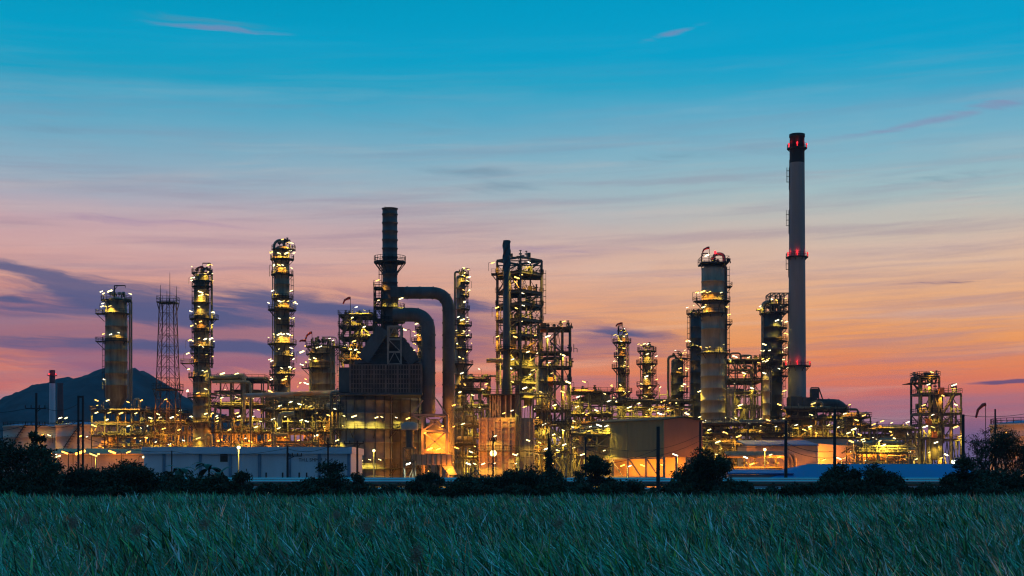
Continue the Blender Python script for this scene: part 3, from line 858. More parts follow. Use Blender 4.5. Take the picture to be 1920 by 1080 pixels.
# boiler house at the foot of the tall chimney
Y = 398; b = thing('flue_house', 'dark flue casing with rounded duct at the foot of the tall chimney', 'flue house', (X(1530, Y), Y, 0))
MB().box(X(1480, Y), X(1501, Y), Y - 2, Y + 4, 0, Z(744, Y)).build('casing', m_dark, b)
MB().box(X(1501.2, Y), X(1528, Y), Y - 3, Y + 5, 0, Z(746, Y)).build('casing', m_dark, b)
pipe(b, [P(1524, 757, Y), P(1572, 757, Y), P(1586, 772, Y)], 9 * Y / F, m_dark, 2.2, 18, 'flue_duct', 2.2)
MB().box(X(1521, Y), X(1534, Y), Y - 1, Y + 2, Z(747, Y), Z(729, Y)).build('fan_box', m_dark, b)
d = MB()
for a in ((1520.5, 748, 1520.5, 727), (1520.5, 727, 1535, 727), (1535, 727, 1543, 750), (1535, 727, 1535, 750)): d.bar(P(a[0], a[1], Y - 1.2), P(a[2], a[3], Y - 1.2), .3)
d.build('fan_frame', m_steel, b)
lamps(b, '1525,757 1535,764', Y - 4.5, 'y', .6)
rack('pipe_rack', 'dark dense pipe rack below the flue at the foot of the tall chimney', 1474, 1590, [769, 786, 803, 820], 390, 12, 5,
     '1470,785 1461,759 1521,778 1523,785 1519,800 1531,812 1562,776 1553,797 1572,801 1493,797 1508,806', p=.4, npipe=34, nvert=26, nves=4, ncl=26, deck=(3, 2))
rack('pipe_rack', 'stepped pipe rack falling away right of the flue house', 1584, 1632, [783, 800, 820, 840], 385, 12, 3,
     '1593,759 1584,776 1606,788 1620,779 1601,805 1591,812 1612,815', npipe=18, nvert=18, nves=2, ncl=18, deck=(2, 3), p=.4)
rack('pipe_rack', 'low pipe rack and walkway bridge between the flue house and the twin tower', 1632, 1722, [806, 822, 842], 380, 12, 4,
     '1638,796 1654,790 1672,793 1702,792 1640,822 1618,824 1667,824 1672,816 1705,848 1690,835', npipe=26, nvert=16, nves=3, ncl=20, deck=(2,), p=.5)
rack('process_skid', 'orange-lit cluster of low pipework and vessels behind the blue roof', 1606, 1702, [836, 850, 866], 330, 10, 5,
     '1650,827 1657,835 1677,822', 'process skid', 30, 24, 5, 16, olts='1624,850 1648,852 1668,852 1690,852', p=1.1, deck=(1,))


# ================================================================== furnace with bent ducts
def furnace():
    Y = 370; k = Y / F; cx = X(686, Y)
    c = thing('furnace', 'great double-celled furnace under a lattice-faced box and dark stack', 'furnace', (cx, Y, 0))
    for px, yy, hw in ((686, Y, 49), (752, Y + 16, 45)):
        x = X(px, yy); r = hw * yy / F; pr = [(r, 0)]
        for py in (893, 860, 830, 805, 776, 752):
            z = Z(py, yy); pr += [(r, z - .2), (r + .14, z - .18), (r + .14, z + .18), (r, z + .2)]
        pr += [(r, Z(738, yy)), (r * .6, Z(736, yy))]
        o = MB().lathe(x, yy, pr, 48).build('radiant_cell', m_furn, c)
        rb = MB()
        for i in range(16):
            a = R(i * 22.5 + 4); rb.bar((x + (r + .12) * math.cos(a), yy + (r + .12) * math.sin(a), 0), (x + (r + .12) * math.cos(a), yy + (r + .12) * math.sin(a), Z(738, yy)), .24)
        rb.build('stiffener', m_dark, o)
        platform(c, x, yy, r, Z(805, yy), 2.1)
        platform(c, x, yy, r, Z(878, yy), 1.6)
    # convection box with lattice face
    yf = 361.0; x0, x1 = X(657, yf), X(790, yf); z0, z1 = Z(737, yf), Z(684, yf)
    MB().box(x0, x1, yf, yf + 13, z0, z1).build('convection_box', m_conv, c)
    MB().box(X(635, yf), x0 - .01, yf + .6, yf + 12, z0 + .3, z1 - .6).build('convection_end', m_dark, c)
    lat = MB()
    n = 24
    for i in range(n + 1):
        x = x0 + (x1 - x0) * i / n; lat.box(x - (.12 if i % 4 else .26), x + (.12 if i % 4 else .26), yf - (.5 if i % 5 else .62), yf - .02, z0, z1)
    for j in range(7):
        z = z0 + (z1 - z0) * j / 6; lat.box(x0, x1, yf - .4, yf - .01, z - .11, z + .11)
    lat.build('lattice', mat('lattice_rust', (.17, .105, .09), .6, 0, .4, .3), c)
    yh = 366.0
    hv = [(X(670, yh), yh - 3, z1 + .02), (X(790, yh), yh - 3, z1 + .02), (X(790, yh), yh + 6, z1 + .02), (X(670, yh), yh + 6, z1 + .02)]
    ht_ = [(X(716, yh), yh - .5, Z(632, yh)), (X(752, yh), yh - .5, Z(632, yh)), (X(752, yh), yh + 5, Z(632, yh)), (X(716, yh), yh + 5, Z(632, yh))]
    hd = MB().add(hv + ht_, [(0, 3, 2, 1), (4, 5, 6, 7), (0, 1, 5, 4), (1, 2, 6, 5), (2, 3, 7, 6), (3, 0, 4, 7)])
    for i in range(1, 5):
        q0 = Vector(hv[0]).lerp(Vector(ht_[0]), i / 5); q1 = Vector(hv[1]).lerp(Vector(ht_[1]), i / 5); hd.bar(q0 + Vector((0, -.1, 0)), q1 + Vector((0, -.1, 0)), .3)
    hd.build('hood', m_conv, c)
    MB().box(X(633, yf), X(792, yf), yf - 1, yf + 14, z0 - .5, z0 - .01).build('base_beam', m_dark, c)
    # stack
    sx = X(731, Y); pr = []
    for py in range(690, 391, -16):
        r = (14 if py < 540 else 15.5) * k; z = Z(py, Y); pr += [(r, z - .15), (r + .15, z - .13), (r + .15, z + .13), (r, z + .15)]
    pr += [(14 * k, Z(393, Y)), (14 * k + .2, Z(392, Y)), (14 * k + .2, Z(391, Y)), (13 * k, Z(391, Y)), (13 * k, Z(395, Y))]
    MB().lathe(sx, Y, pr, 32).build('stack', m_duct, c)
    z = Z(491, Y); o = MB().ring(sx, Y, 14 * k, 30 * k, z - .35, z, 0, 360, 28)
    for i in range(12):
        a = R(i * 30 + 10); o.bar((sx + 14.5 * k * math.cos(a), Y + 14.5 * k * math.sin(a), z - 2.9), (sx + 29 * k * math.cos(a), Y + 29 * k * math.sin(a), z - .3), .22)
    o = o.build('stack_gallery', m_plat, c)
    MB().rail([(sx + 29.5 * k * math.cos(R(a)), Y + 29.5 * k * math.sin(R(a)), z) for a in range(0, 361, 15)], 1.4, .1).build('railing', m_plat, o)
    MB().tube([P(722, 393, Y), P(722, 387, Y)], .08, 6).build('lightning_rod', m_plat, c)
    ladder(c, sx - 15.6 * k, Y, Z(600, Y), Z(492, Y), -1)
    # access tower left of the stack
    at = [(X(702, 368), 367), (X(716, 368), 367), (X(716, 368), 371), (X(702, 368), 371)]
    frame(c, at, [Z(q, 368) for q in (541, 562, 578, 600, 625, 650)], 1, 1, .3, .8, Z(684, 368), (5, 4, 3, 2), m_plat, name='access_tower')
    for zz in (578, 604): platform(c, sx, Y, 15.5 * k, Z(zz, Y), 1.8, 120, 420)
    # braced tower and sloping breechings
    frame(c, [(X(727.5, 362), 362), (X(752, 362), 362), (X(752, 362), 366), (X(727.5, 362), 366)], [Z(612, 362), Z(636, 362), Z(660, 362), Z(683, 362)], 1, 1, .45, 1, Z(684, 362), (), m_lat, name='braced_tower')
    for a, b_, s in (((720, 618), (683, 676), 1), ((748, 640), (779, 680), -1)):
        p = P(*a, 365); q = P(*b_, 365); mb = MB(); mb.bar(p, q, 5.0, 3.1)
        for i in range(5):
            t = (i + .5) / 5; e = p.lerp(q, t); d_ = (q - p).normalized() * .18; mb.bar(e - d_, e + d_, 5.3, 3.5)
        mb.bar(q, q + Vector((0, 0, -1.4)), 4.8, 3.6)
        mb.build('breeching', m_duct, c)
    # bent ducts
    o = pipe(c, [P(743, 549, Y - 1), P(841, 549, Y - 1), P(841, 878, Y - 1)], 11.3 * k, m_duct, 4.6, 24, 'bent_duct', 3.1)
    o = pipe(c, [P(737, 590, Y - 6), P(803, 590, Y - 6), P(803, 782, Y - 6)], 13.2 * (Y - 6) / F, m_duct, 4.8, 24, 'bent_duct', 3.1)
    MB().bar(P(746, 540, Y - 1), P(746, 558, Y - 1), 3.6).build('duct_collar', m_dark, c)
    lamps(c, '645,780 716,782', 361.9, 'g', .6)
    lamps(c, '743,783 765,785', 377.5, 'y', .8)
    lamps(c, '664,781 706,783', 361.6, 'g', .8, False)
    lamps(c, '693,862 677,865 712,862', 361.0, 'g', 1.1)
    lamps(c, '708,526 710,563 757,618 752,560', Y - 2.5, 'y', .5)
    lamps(c, '657,655 667,656 697,640 690,672', 366, 'y', .8)


furnace()
Y = 358
c = thing('duct_stand', 'cross-braced steel stand glowing orange under the lower bent duct', 'steel stand', (X(815, Y), Y, 0))
frame(c, [(X(792, Y), Y), (X(838, Y), Y), (X(838, Y), Y + 7), (X(792, Y), Y + 7)], [Z(778, Y), Z(808, Y), Z(848, Y)], 1, 1, .5, 0, 0, (), m_lat)
br = MB()
for a, b_ in (((793, 778), (837, 807)), ((837, 778), (793, 807)), ((793, 809), (837, 847)), ((837, 809), (793, 847)), ((772, 778), (793, 750)), ((772, 778), (792, 790)), ((838, 778), (818, 748)), ((772, 778), (838, 778))):
    br.bar(P(*a, Y - .15), P(*b_, Y - .15), .36)
br.build('cross_brace', m_lat, c)
MB().box(X(797, Y), X(834, Y), Y + 3, Y + 8, Z(848, Y), Z(812, Y)).build('burner_box', mat('refractory_casing', (.5, .38, .22), .6, 0, .25, .6), c)
bmb = MB(); bz0, bz1 = Z(811.5, Y), Z(784, Y)
bmb.add([(X(797, Y), Y + 3, bz0), (X(834, Y), Y + 3, bz0), (X(834, Y), Y + 8, bz0), (X(797, Y), Y + 8, bz0), (X(806, Y), Y + 4, bz1), (X(820, Y), Y + 4, bz1), (X(820, Y), Y + 7, bz1), (X(806, Y), Y + 7, bz1)],
        [(0, 3, 2, 1), (4, 5, 6, 7), (0, 1, 5, 4), (1, 2, 6, 5), (2, 3, 7, 6), (3, 0, 4, 7)]).build('duct_transition', m_duct, c)
for x, y, p in ((806, 842, 1.1), (828, 800, 1.1), (836, 846, 1.4)): lamp(c, x, y, Y + 1.2, 'o', p, False)
lamp(c, 847, 868, Y + 4, 'o', 4.0, True); lamp(c, 856, 840, Y + 6, 'o', 3.0, True); lamp(c, 822, 842, Y - 3, 'o', 1.6, True); lamp(c, 797, 812, Y - 2.0, 'o', .8, True); lamp(c, 851, 800, Y + 6, 'o', 1.6, True); lamp(c, 851, 760, Y + 6.5, 'o', .7, True, light_on=True)  # extra orange lamps, added to light the stand and the duct beside it
Y = 352
c = thing('low_duct', 'pinkish ribbed flat duct lying below the orange-lit stand', 'duct', (X(810, Y), Y, 0))
MB().box(X(772, Y), X(848, Y), Y, Y + 5, Z(872, Y), Z(852, Y)).build('duct_body', m_heater, c)
d = MB()
for i in range(9): x = X(772 + i * 9.4, Y); d.box(x - .12, x + .12, Y - .25, Y - .003, Z(872, Y), Z(852, Y))
d.build('rib', m_steel, c)
d = MB()
for x in (774, 800, 826, 846):
    d.bar((X(x, Y), Y + 1, 0), (X(x, Y), Y + 1, Z(872, Y)), .5)
d.build('support', m_steel, c)
MB().add([(X(828, Y), Y + .2, Z(873, Y)), (X(848, Y), Y + .2, Z(873, Y)), (X(848, Y), Y + 4.8, Z(873, Y)), (X(828, Y), Y + 4.8, Z(873, Y)), (X(842, Y), Y + .2, Z(890, Y)), (X(856, Y), Y + .2, Z(890, Y)), (X(856, Y), Y + 4.8, Z(890, Y)), (X(842, Y), Y + 4.8, Z(890, Y))],
         [(0, 1, 2, 3), (7, 6, 5, 4), (4, 5, 1, 0), (5, 6, 2, 1), (6, 7, 3, 2), (7, 4, 0, 3)]).build('duct_chute', m_heater, c)
lamp(c, 766, 870, Y - 3, 'w', .8); lamp(c, 842, 880, Y - 2, 'o', 1.5); lamp(c, 802, 884, Y + 1, 'o', 1.5)
c = thing('vent_hood', 'small round hood on a thick stem in front of the furnace', 'vent hood', (X(768, 350), 350, 0))
k = 350 / F
MB().lathe(X(768, 350), 350, [(16 * k, Z(806, 350)), (16.5 * k, Z(804, 350)), (16.5 * k, Z(794, 350)), (13 * k, Z(793, 350)), (7 * k, Z(791, 350))], 28).build('hood', m_stack, c)
MB().lathe(X(768, 350), 350, [(7 * k, Z(840, 350)), (7 * k, Z(806.2, 350))], 20).build('stem', m_dark, c)
frame(c, [(X(758, 350), 347), (X(778, 350), 347), (X(778, 350), 352), (X(758, 350), 352)], [Z(840, 350), Z(866, 350)], 1, 1, .3, .9)
# structure left of the stack
c = rack('process_structure', 'lamp-lit open steel structure rising left of the furnace stack', 636, 700, [592, 613, 634, 655, 676], 374, 10, 3,
         '668,576 683,582 660,596 683,613 657,655 667,655 645,675 664,640 690,628 675,662', 'steel structure', 22, 14, 4, 34, deck=(0, 1, 2, 3, 4), zb=Z(740, 374), p=.6, brace=.6)
stair(c, P(640, 634, 373.2), P(652, 613, 373.2)); stair(c, P(652, 655, 373.2), P(640, 634, 373.2)); stair(c, P(640, 613, 373.2), P(654, 592, 373.2))
Y = 352
rack('process_structure', 'narrow pipe structure squeezed between furnace and white shed', 620, 650, [740, 770, 806, 840], 366, 8, 1, '645,800 632,826', 'steel structure', 10, 10, 1, 6, deck=(1, 2), p=.5)

# ================================================================== left pipe racks
rack('pipe_rack', 'pipe rack between the fat column stand and the slender lit column', 262, 350, [776, 796, 815, 836], 402, 14, 4,
     '282,784 297,777 300,783 307,804 337,770 332,778 336,806 344,826 272,820 292,829 318,833', npipe=34, nvert=22, nves=4, ncl=24, deck=(2, 3), olts='290,838 330,836', p=.6)
r2 = rack('pipe_rack', 'tall pipe rack with rising top pipes right of the slender lit column', 394, 494, [712, 738, 762, 788, 812, 834], 400, 14, 5,
          '417,701 443,702 416,746 443,745 450,747 464,746 473,747 444,775 475,781 480,801 448,781 407,790 430,806 460,822 488,790', npipe=44, nvert=26, nves=5, ncl=34, deck=(1, 3, 5), olts='412,826 440,828 470,828', p=.6)
pipe(r2, [P(394, 707, 399), P(432, 707, 399), P(458, 702, 399), P(458, 790, 399)], .5)
pipe(r2, [P(398, 716, 398), P(470, 716, 398), P(470, 800, 398)], .4)
d = MB(); d.box(X(462, 400), X(475, 400), 399, 403, Z(718, 400), Z(717, 400)); d.bar(P(463, 742, 400), P(474, 719, 400), .25)
o = d.build('platform', m_plat, r2); MB().rail([P(462, 717, 399), P(475, 717, 399), P(475, 717, 403), P(462, 717, 403)]).build('railing', m_plat, o)
r3 = rack('pipe_rack', 'wide pipe rack with zigzag stairs below the long slanting pipe', 494, 632, [748, 770, 790, 812, 834], 384, 14, 6,
          '525,761 545,754 562,758 572,760 582,762 593,775 523,803 593,817 565,788 575,790 512,786 536,781 551,806 608,800 616,779', npipe=44, nvert=30, nves=5, ncl=34, deck=(1, 3), olts='505,826 535,820 560,826', p=.6)
stair(r3, P(560, 770, 383), P(585, 748, 383)); stair(r3, P(578, 812, 383), P(560, 790, 383)); stair(r3, P(570, 812, 383), P(596, 838, 383))
pipe(r3, [P(508, 815, 382), P(540, 815, 382)], .55, m_pipe2); pipe(r3, [P(514, 815, 382), P(514, 842, 382)], .7, m_pipe2)
pipe(r3, [P(552, 776, 382), P(525, 776, 382), P(525, 800, 382)], .7, m_pipe)
MB().box(X(488, 410), X(620, 410), 418, 424, Z(800, 410), Z(737, 410)).build('windbreak', m_dark, r3)
c = thing('overhead_pipe', 'long slightly slanting insulated pipe with rusty underside left of the furnace', 'pipe', (X(548, 378), 378, 0))
pipe(c, [P(458, 742, 378), P(640, 735.5, 378)], 4.3 * 378 / F, mat('rusted_jacket', (.30, .30, .33), .4, .3, .5, .3, tint2=(.42, .17, .08)), 1, 16, 'pipe', 6)
d = MB()
for x in (470, 512, 552, 592, 632): d.bar(P(x, 745 - (x - 458) * .036, 378), (X(x, 378), 378, 0), .3)
d.build('support', m_steel, c)
rack('pipe_rack', 'raised walkway rack between the thin column and the open tower', 866, 918, [712, 734, 764, 790, 815], 412, 10, 3,
     '898,692 886,741 899,764 912,720 878,765 890,800 872,826', npipe=18, nvert=14, nves=2, ncl=18, deck=(4, 3, 2), p=.5)
rack('pipe_rack', 'dim background rack in the gap right of the bent ducts', 850, 906, [770, 800, 835, 860], 392, 10, 3, '884,848 868,795 878,870', npipe=24, nvert=18, nves=3, ncl=14, p=.35, deck=(1,))


# ================================================================== open tower with its own stack and stair tower
def open_tower():
    Y = 392; kk = Y / F
    c = thing('reactor_structure', 'tallest open steel tower, square and lamp-lit on every floor', 'steel tower', (X(974, Y), Y, 0))
    cor = [(X(932, Y), Y + 2), (X(976, Y - 5), Y - 5), (X(1016, Y), Y + 2), (X(972, Y + 9), Y + 9)]
    zs = [Z(q, Y) for q in (487, 514, 549, 573, 602, 631, 661, 690, 718, 745)]
    frame(c, cor, zs, 1, 1, .6, .75, 0, (0, 1, 2, 3, 4, 5, 6, 7, 8), m_steel)
    f2 = [(X(932, Y), Y + 2), (X(1016, Y), Y + 2), (X(1014, Y + 9), Y + 11), (X(934, Y + 9), Y + 11)]
    frame(c, f2, zs[:6], 4, 1, .3, .5, 0, (2, 4), m_steel, name='inner_frame')
    for z in zs[:-1]:
        clutter(c, X(980, Y), Y + 2, z + .4, 4.5, 2.2, 7, hmax=2.6)
    for px, py, w_ in ((994, 508, 8), (994, 543, 7), (1000, 570, 6)):
        p = P(px, py, Y - 1); MB().box(p.x - w_ * kk / 2, p.x + w_ * kk / 2, p.y - .8, p.y + .8, p.z - .9, p.z + .9).build('cabinet', m_plat, c)
    MB().lathe(X(990, Y), Y + 3, [(1.2, Z(655, Y)), (2.0, Z(660, Y)), (2.0, Z(730, Y)), (1.2, Z(736, Y)), (1.2, Z(760, Y))], 20).build('reactor_vessel', m_lagging, c)
    MB().lathe(X(960, Y), Y + 2, [(.8, Z(600, Y)), (1.3, Z(604, Y)), (1.3, Z(690, Y)), (.8, Z(694, Y))], 18).build('reactor_vessel', m_lagging, c)
    for i in range(16):
        x = random.uniform(936, 1012); a = random.uniform(510, 640); b_ = a + random.uniform(40, 150)
        pipe(c, [P(x, a, Y + random.uniform(-2, 5)), P(x, min(b_, 780), Y + random.uniform(-2, 5))], random.choice((.12, .18, .26)), random.choice((m_pipe, m_lagging)))
    d = MB(); d.box(X(921, Y), X(932, Y), Y - 1, Y + 3, Z(514.5, Y), Z(513, Y)); d.bar(P(931, 526, Y), P(922, 515, Y), .25)
    o = d.build('platform', m_plat, c); MB().rail([P(932, 513, Y - 1), P(921, 513, Y - 1), P(921, 513, Y + 3), P(932, 513, Y + 3)], 1.3).build('railing', m_plat, o)
    ladder(c, X(1019, Y), Y + 2, Z(602, Y), Z(505, Y), 1)
    lamps(c, '924,493 932,577 933,631', Y, 'y', .8)
    lamps(c, '992,492 977,516 969,521 980,550 981,573 968,578 978,603 1004,629 966,632 961,674 960,716 1022,698 1000,694 994,702 984,728 1002,728 984,763 1002,768 1016,768 948,655 955,690 990,660 1008,662', Y - 3.5, 'y', 1.3)
    pipe(c, [P(912, 676, Y - 5), P(946, 676, Y - 5)], 4.2 * kk, m_pipe, 1, 14, 'drum')
    pipe(c, [P(1052, 672, Y - 8), P(1012, 672, Y - 8), P(1012, 738, Y - 8), P(975, 738, Y - 8)], 3.6 * kk, m_shell2, 2.2, 14, 'transfer_pipe')
    c = thing('chimney_stack', 'plain dark thin stack with spiral strakes standing against the open tower', 'chimney', (X(950, 384), 384, 0))
    x = X(950, 384); k = 384 / F; mb = MB()
    mb.lathe(x, 384, [(10 * k, 0), (10 * k, Z(735, 384)), (7 * k, Z(700, 384)), (6.6 * k, Z(451, 384)), (5.8 * k, Z(451, 384)), (5.8 * k, Z(455, 384))], 24).build('shaft', m_dark, c)
    sp = MB()
    for s in range(3):
        pts = []
        for i in range(40):
            a = R(s * 120 + i * 15); pts.append((x + 7.1 * k * math.cos(a), 384 + 7.1 * k * math.sin(a), Z(560 - i * 2.75, 384)))
        sp.tube(pts, .14, 5)
    sp.build('strake', m_dark, c)
    platform(c, x, 384, 7 * k, Z(655, 384), 1.2, 0, 360)
    Y = 378
    c = thing('stair_tower', 'lower lamp-lit stair tower with zigzag flights right of the open tower', 'stair tower', (X(1042, Y), Y, 0))
    pys = (616, 661, 688, 717, 770, 797, 848)
    frame(c, [(X(1012, Y), Y), (X(1070, Y), Y), (X(1070, Y), Y + 9), (X(1012, Y), Y + 9)], [Z(q, Y) for q in pys], 4, 1, .36, .4, 0, (0, 1, 2, 3, 4, 5, 6))
    fl = [616, 661, 688, 717, 770, 797, 848, 880]
    lv = [616, 640, 663, 690, 717, 743, 770, 800, 830, 850, 880]
    for i, (a, b_) in enumerate(zip(lv, lv[1:])):
        p0, p1 = (1031, 1055) if i % 2 else (1055, 1031)
        stair(c, P(p0, a, Y - .8), P(p1, b_, Y - .8), 1.2)
    MB().lathe(X(1019, Y), Y + 4, [(1.0, Z(688, Y)), (1.9, Z(693, Y)), (1.9, Z(790, Y)), (1.2, Z(800, Y)), (1.2, 0)], 20).build('vessel', m_lagging, c)
    for x0_, y0_ in ((1019, 615), (1031, 716), (1030, 786), (1020, 840)):
        p = P(x0_, y0_, Y + 2); MB().box(p.x - .8, p.x + .8, p.y - .8, p.y + .8, p.z - 1.2, p.z + 1.2).build('cabinet', m_orange, c)
    clutter(c, X(1042, Y), Y + 4, Z(613, Y), 5, 3, 10, hmax=2)
    for q in pys[1:]: clutter(c, X(1050, Y), Y + 5, Z(q, Y) + .4, 4, 3, 5, hmax=2.4)
    for i in range(14):
        x = random.uniform(1010, 1068); a = random.uniform(660, 800)
        pipe(c, [P(x, a, Y + random.uniform(2, 8)), P(x, a + random.uniform(30, 90), Y + random.uniform(2, 8))], random.choice((.12, .18, .28)))
    lamps(c, '1057,603 1027,631 1055,666 1055,735 1056,807 1058,834 1014,735 1065,717 1074,801 1016,806 1003,820 1023,858 1035,700 1040,760 1030,680 1046,845 1038,815', Y - .4, 'y', 1.2)
    rack('process_structure', 'dense lit pipework hiding under the open tower beside the pink heater', 1000, 1032, [745, 770, 797, 825, 850], 374, 8, 2, '1008,783 1020,796 1012,830 1024,842', 'steel structure', 14, 14, 3, 16, p=.6, deck=(2, 3))
    # the heater box
    Y = 372
    c = thing('fired_heater', 'pink ribbed box heater glowing yellow behind the roadside bushes', 'heater', (X(945, Y), Y, 0))
    for x0_, x1_, yo in ((899, 968, 0), (976, 1001, 1.5)):
        MB().box(X(x0_, Y), X(x1_, Y), Y + yo, Y + 12, 0, Z(783, Y)).build('casing', m_heater, c)
        rb = MB(); n = 5 if x1_ - x0_ > 40 else 3
        for i in range(n + 1):
            x = X(x0_ + (x1_ - x0_) * i / n, Y); rb.box(x - .2, x + .2, Y + yo - .4, Y + yo - .004, 0, Z(783, Y))
        for py in range(790, 900, 11): rb.box(X(x0_, Y), X(x1_, Y), Y + yo - .3, Y + yo - .003, Z(py, Y) - .1, Z(py, Y) + .1)
        rb.build('stiffener', m_heater, c)
    MB().box(X(918, Y), X(972, Y), Y + 1, Y + 10, Z(783, Y) + .02, Z(742, Y)).build('convection_box', m_conv, c)
    rb = MB()
    for x in (919, 924, 929, 934, 938, 948, 958, 970): rb.box(X(x, Y) - .2, X(x, Y) + .2, Y + .6, Y + .99, Z(783, Y), Z(740, Y))
    for a, b_ in (((924, 782), (937, 744)), ((937, 782), (924, 744))): rb.bar(P(*a, Y + .7), P(*b_, Y + .7), .3)
    rb.build('frame', m_lat, c)
    d = MB(); d.box(X(896, Y), X(1004, Y), Y - 1.8, Y - .6, Z(845, Y) - .2, Z(845, Y)); o = d.build('platform', m_plat, c)
    MB().rail([P(896, 845, Y - 1.8), P(1004, 845, Y - 1.8)], 1.2).build('railing', m_plat, o)
    d = MB(); d.box(X(905, Y), X(982, Y), Y - 1.2, Y + 10.5, Z(741, Y), Z(739, Y)); o = d.build('platform', m_plat, c)
    MB().rail([P(905, 739, Y - 1.2), P(982, 739, Y - 1.2)], 1.2).build('railing', m_plat, o)
    for x in (968.5, 972): pipe(c, [(X(x, Y), Y - .7, 0), P(x, 720, Y - .7)], .35, m_dark)
    lamps(c, '928,818 969,852 968,869 927,869 906,870 990,826 905,730', Y - 2.2, 'g', .3)
    lamps(c, '945,775 960,770', Y - 1.6, 'y', .3)


open_tower()
rack('pipe_rack', 'pipe rack with long top beam between stair tower and warehouse', 1068, 1148, [736, 758, 778, 800, 830, 860], 392, 12, 4,
     '1085,744 1082,763 1093,775 1101,776 1095,716 1118,770 1142,752 1076,790 1088,815 1110,835 1128,790 1075,840', npipe=36, nvert=26, nves=4, ncl=30, deck=(5, 3, 1), p=.55)
rack('pipe_rack', 'low background rack joining the small columns behind the warehouse', 1142, 1300, [754, 770, 788], 412, 10, 6,
     '1156,753 1197,757 1243,753 1253,766 1237,776 1180,764 1290,770 1225,762', npipe=26, nvert=14, nves=2, ncl=24, deck=(2,), p=.5)
c = rack('loading_platform', 'railed platform with three lamps at the left end of the warehouse', 1072, 1143, [816, 836], 345, 8, 3, '1107,800 1123,798 1137,799', 'platform', 8, 6, 1, 6, deck=(1,), p=.35)
lamps(c, '1093,852 1133,845', 343, 'y', .8)
drum(c, 1086, 1124, 846, 9, 350, 'drum', m_lagging)
rack('pipe_rack', 'tall open rack of stacked pipes right of the big pale column', 1362, 1428, [676, 694, 716, 740, 765, 790, 815], 398, 12, 4,
     '1378,669 1369,674 1404,670 1364,729 1410,728 1378,784 1373,786 1372,807 1425,786 1388,760 1395,700', npipe=46, nvert=24, nves=3, ncl=22, deck=(6, 4), p=.5)
c = rack('pipe_rack', 'low dense rack around the foot of the big pale column', 1300, 1480, [796, 814, 832, 850], 378, 12, 7,
         '1346,829 1440,788 1425,808 1406,795 1330,806 1385,818 1455,800 1475,815 1360,812 1320,790 1420,828 1310,815', npipe=56, nvert=34, nves=6, ncl=40, deck=(2, 3), p=.55)
stair(c, P(1395, 832, 377), P(1420, 814, 377))
for i in range(6): pipe(c, [P(1364 + i * 2.2, 725, 392), P(1364 + i * 2.2, 790, 392)], .14, m_pipe)


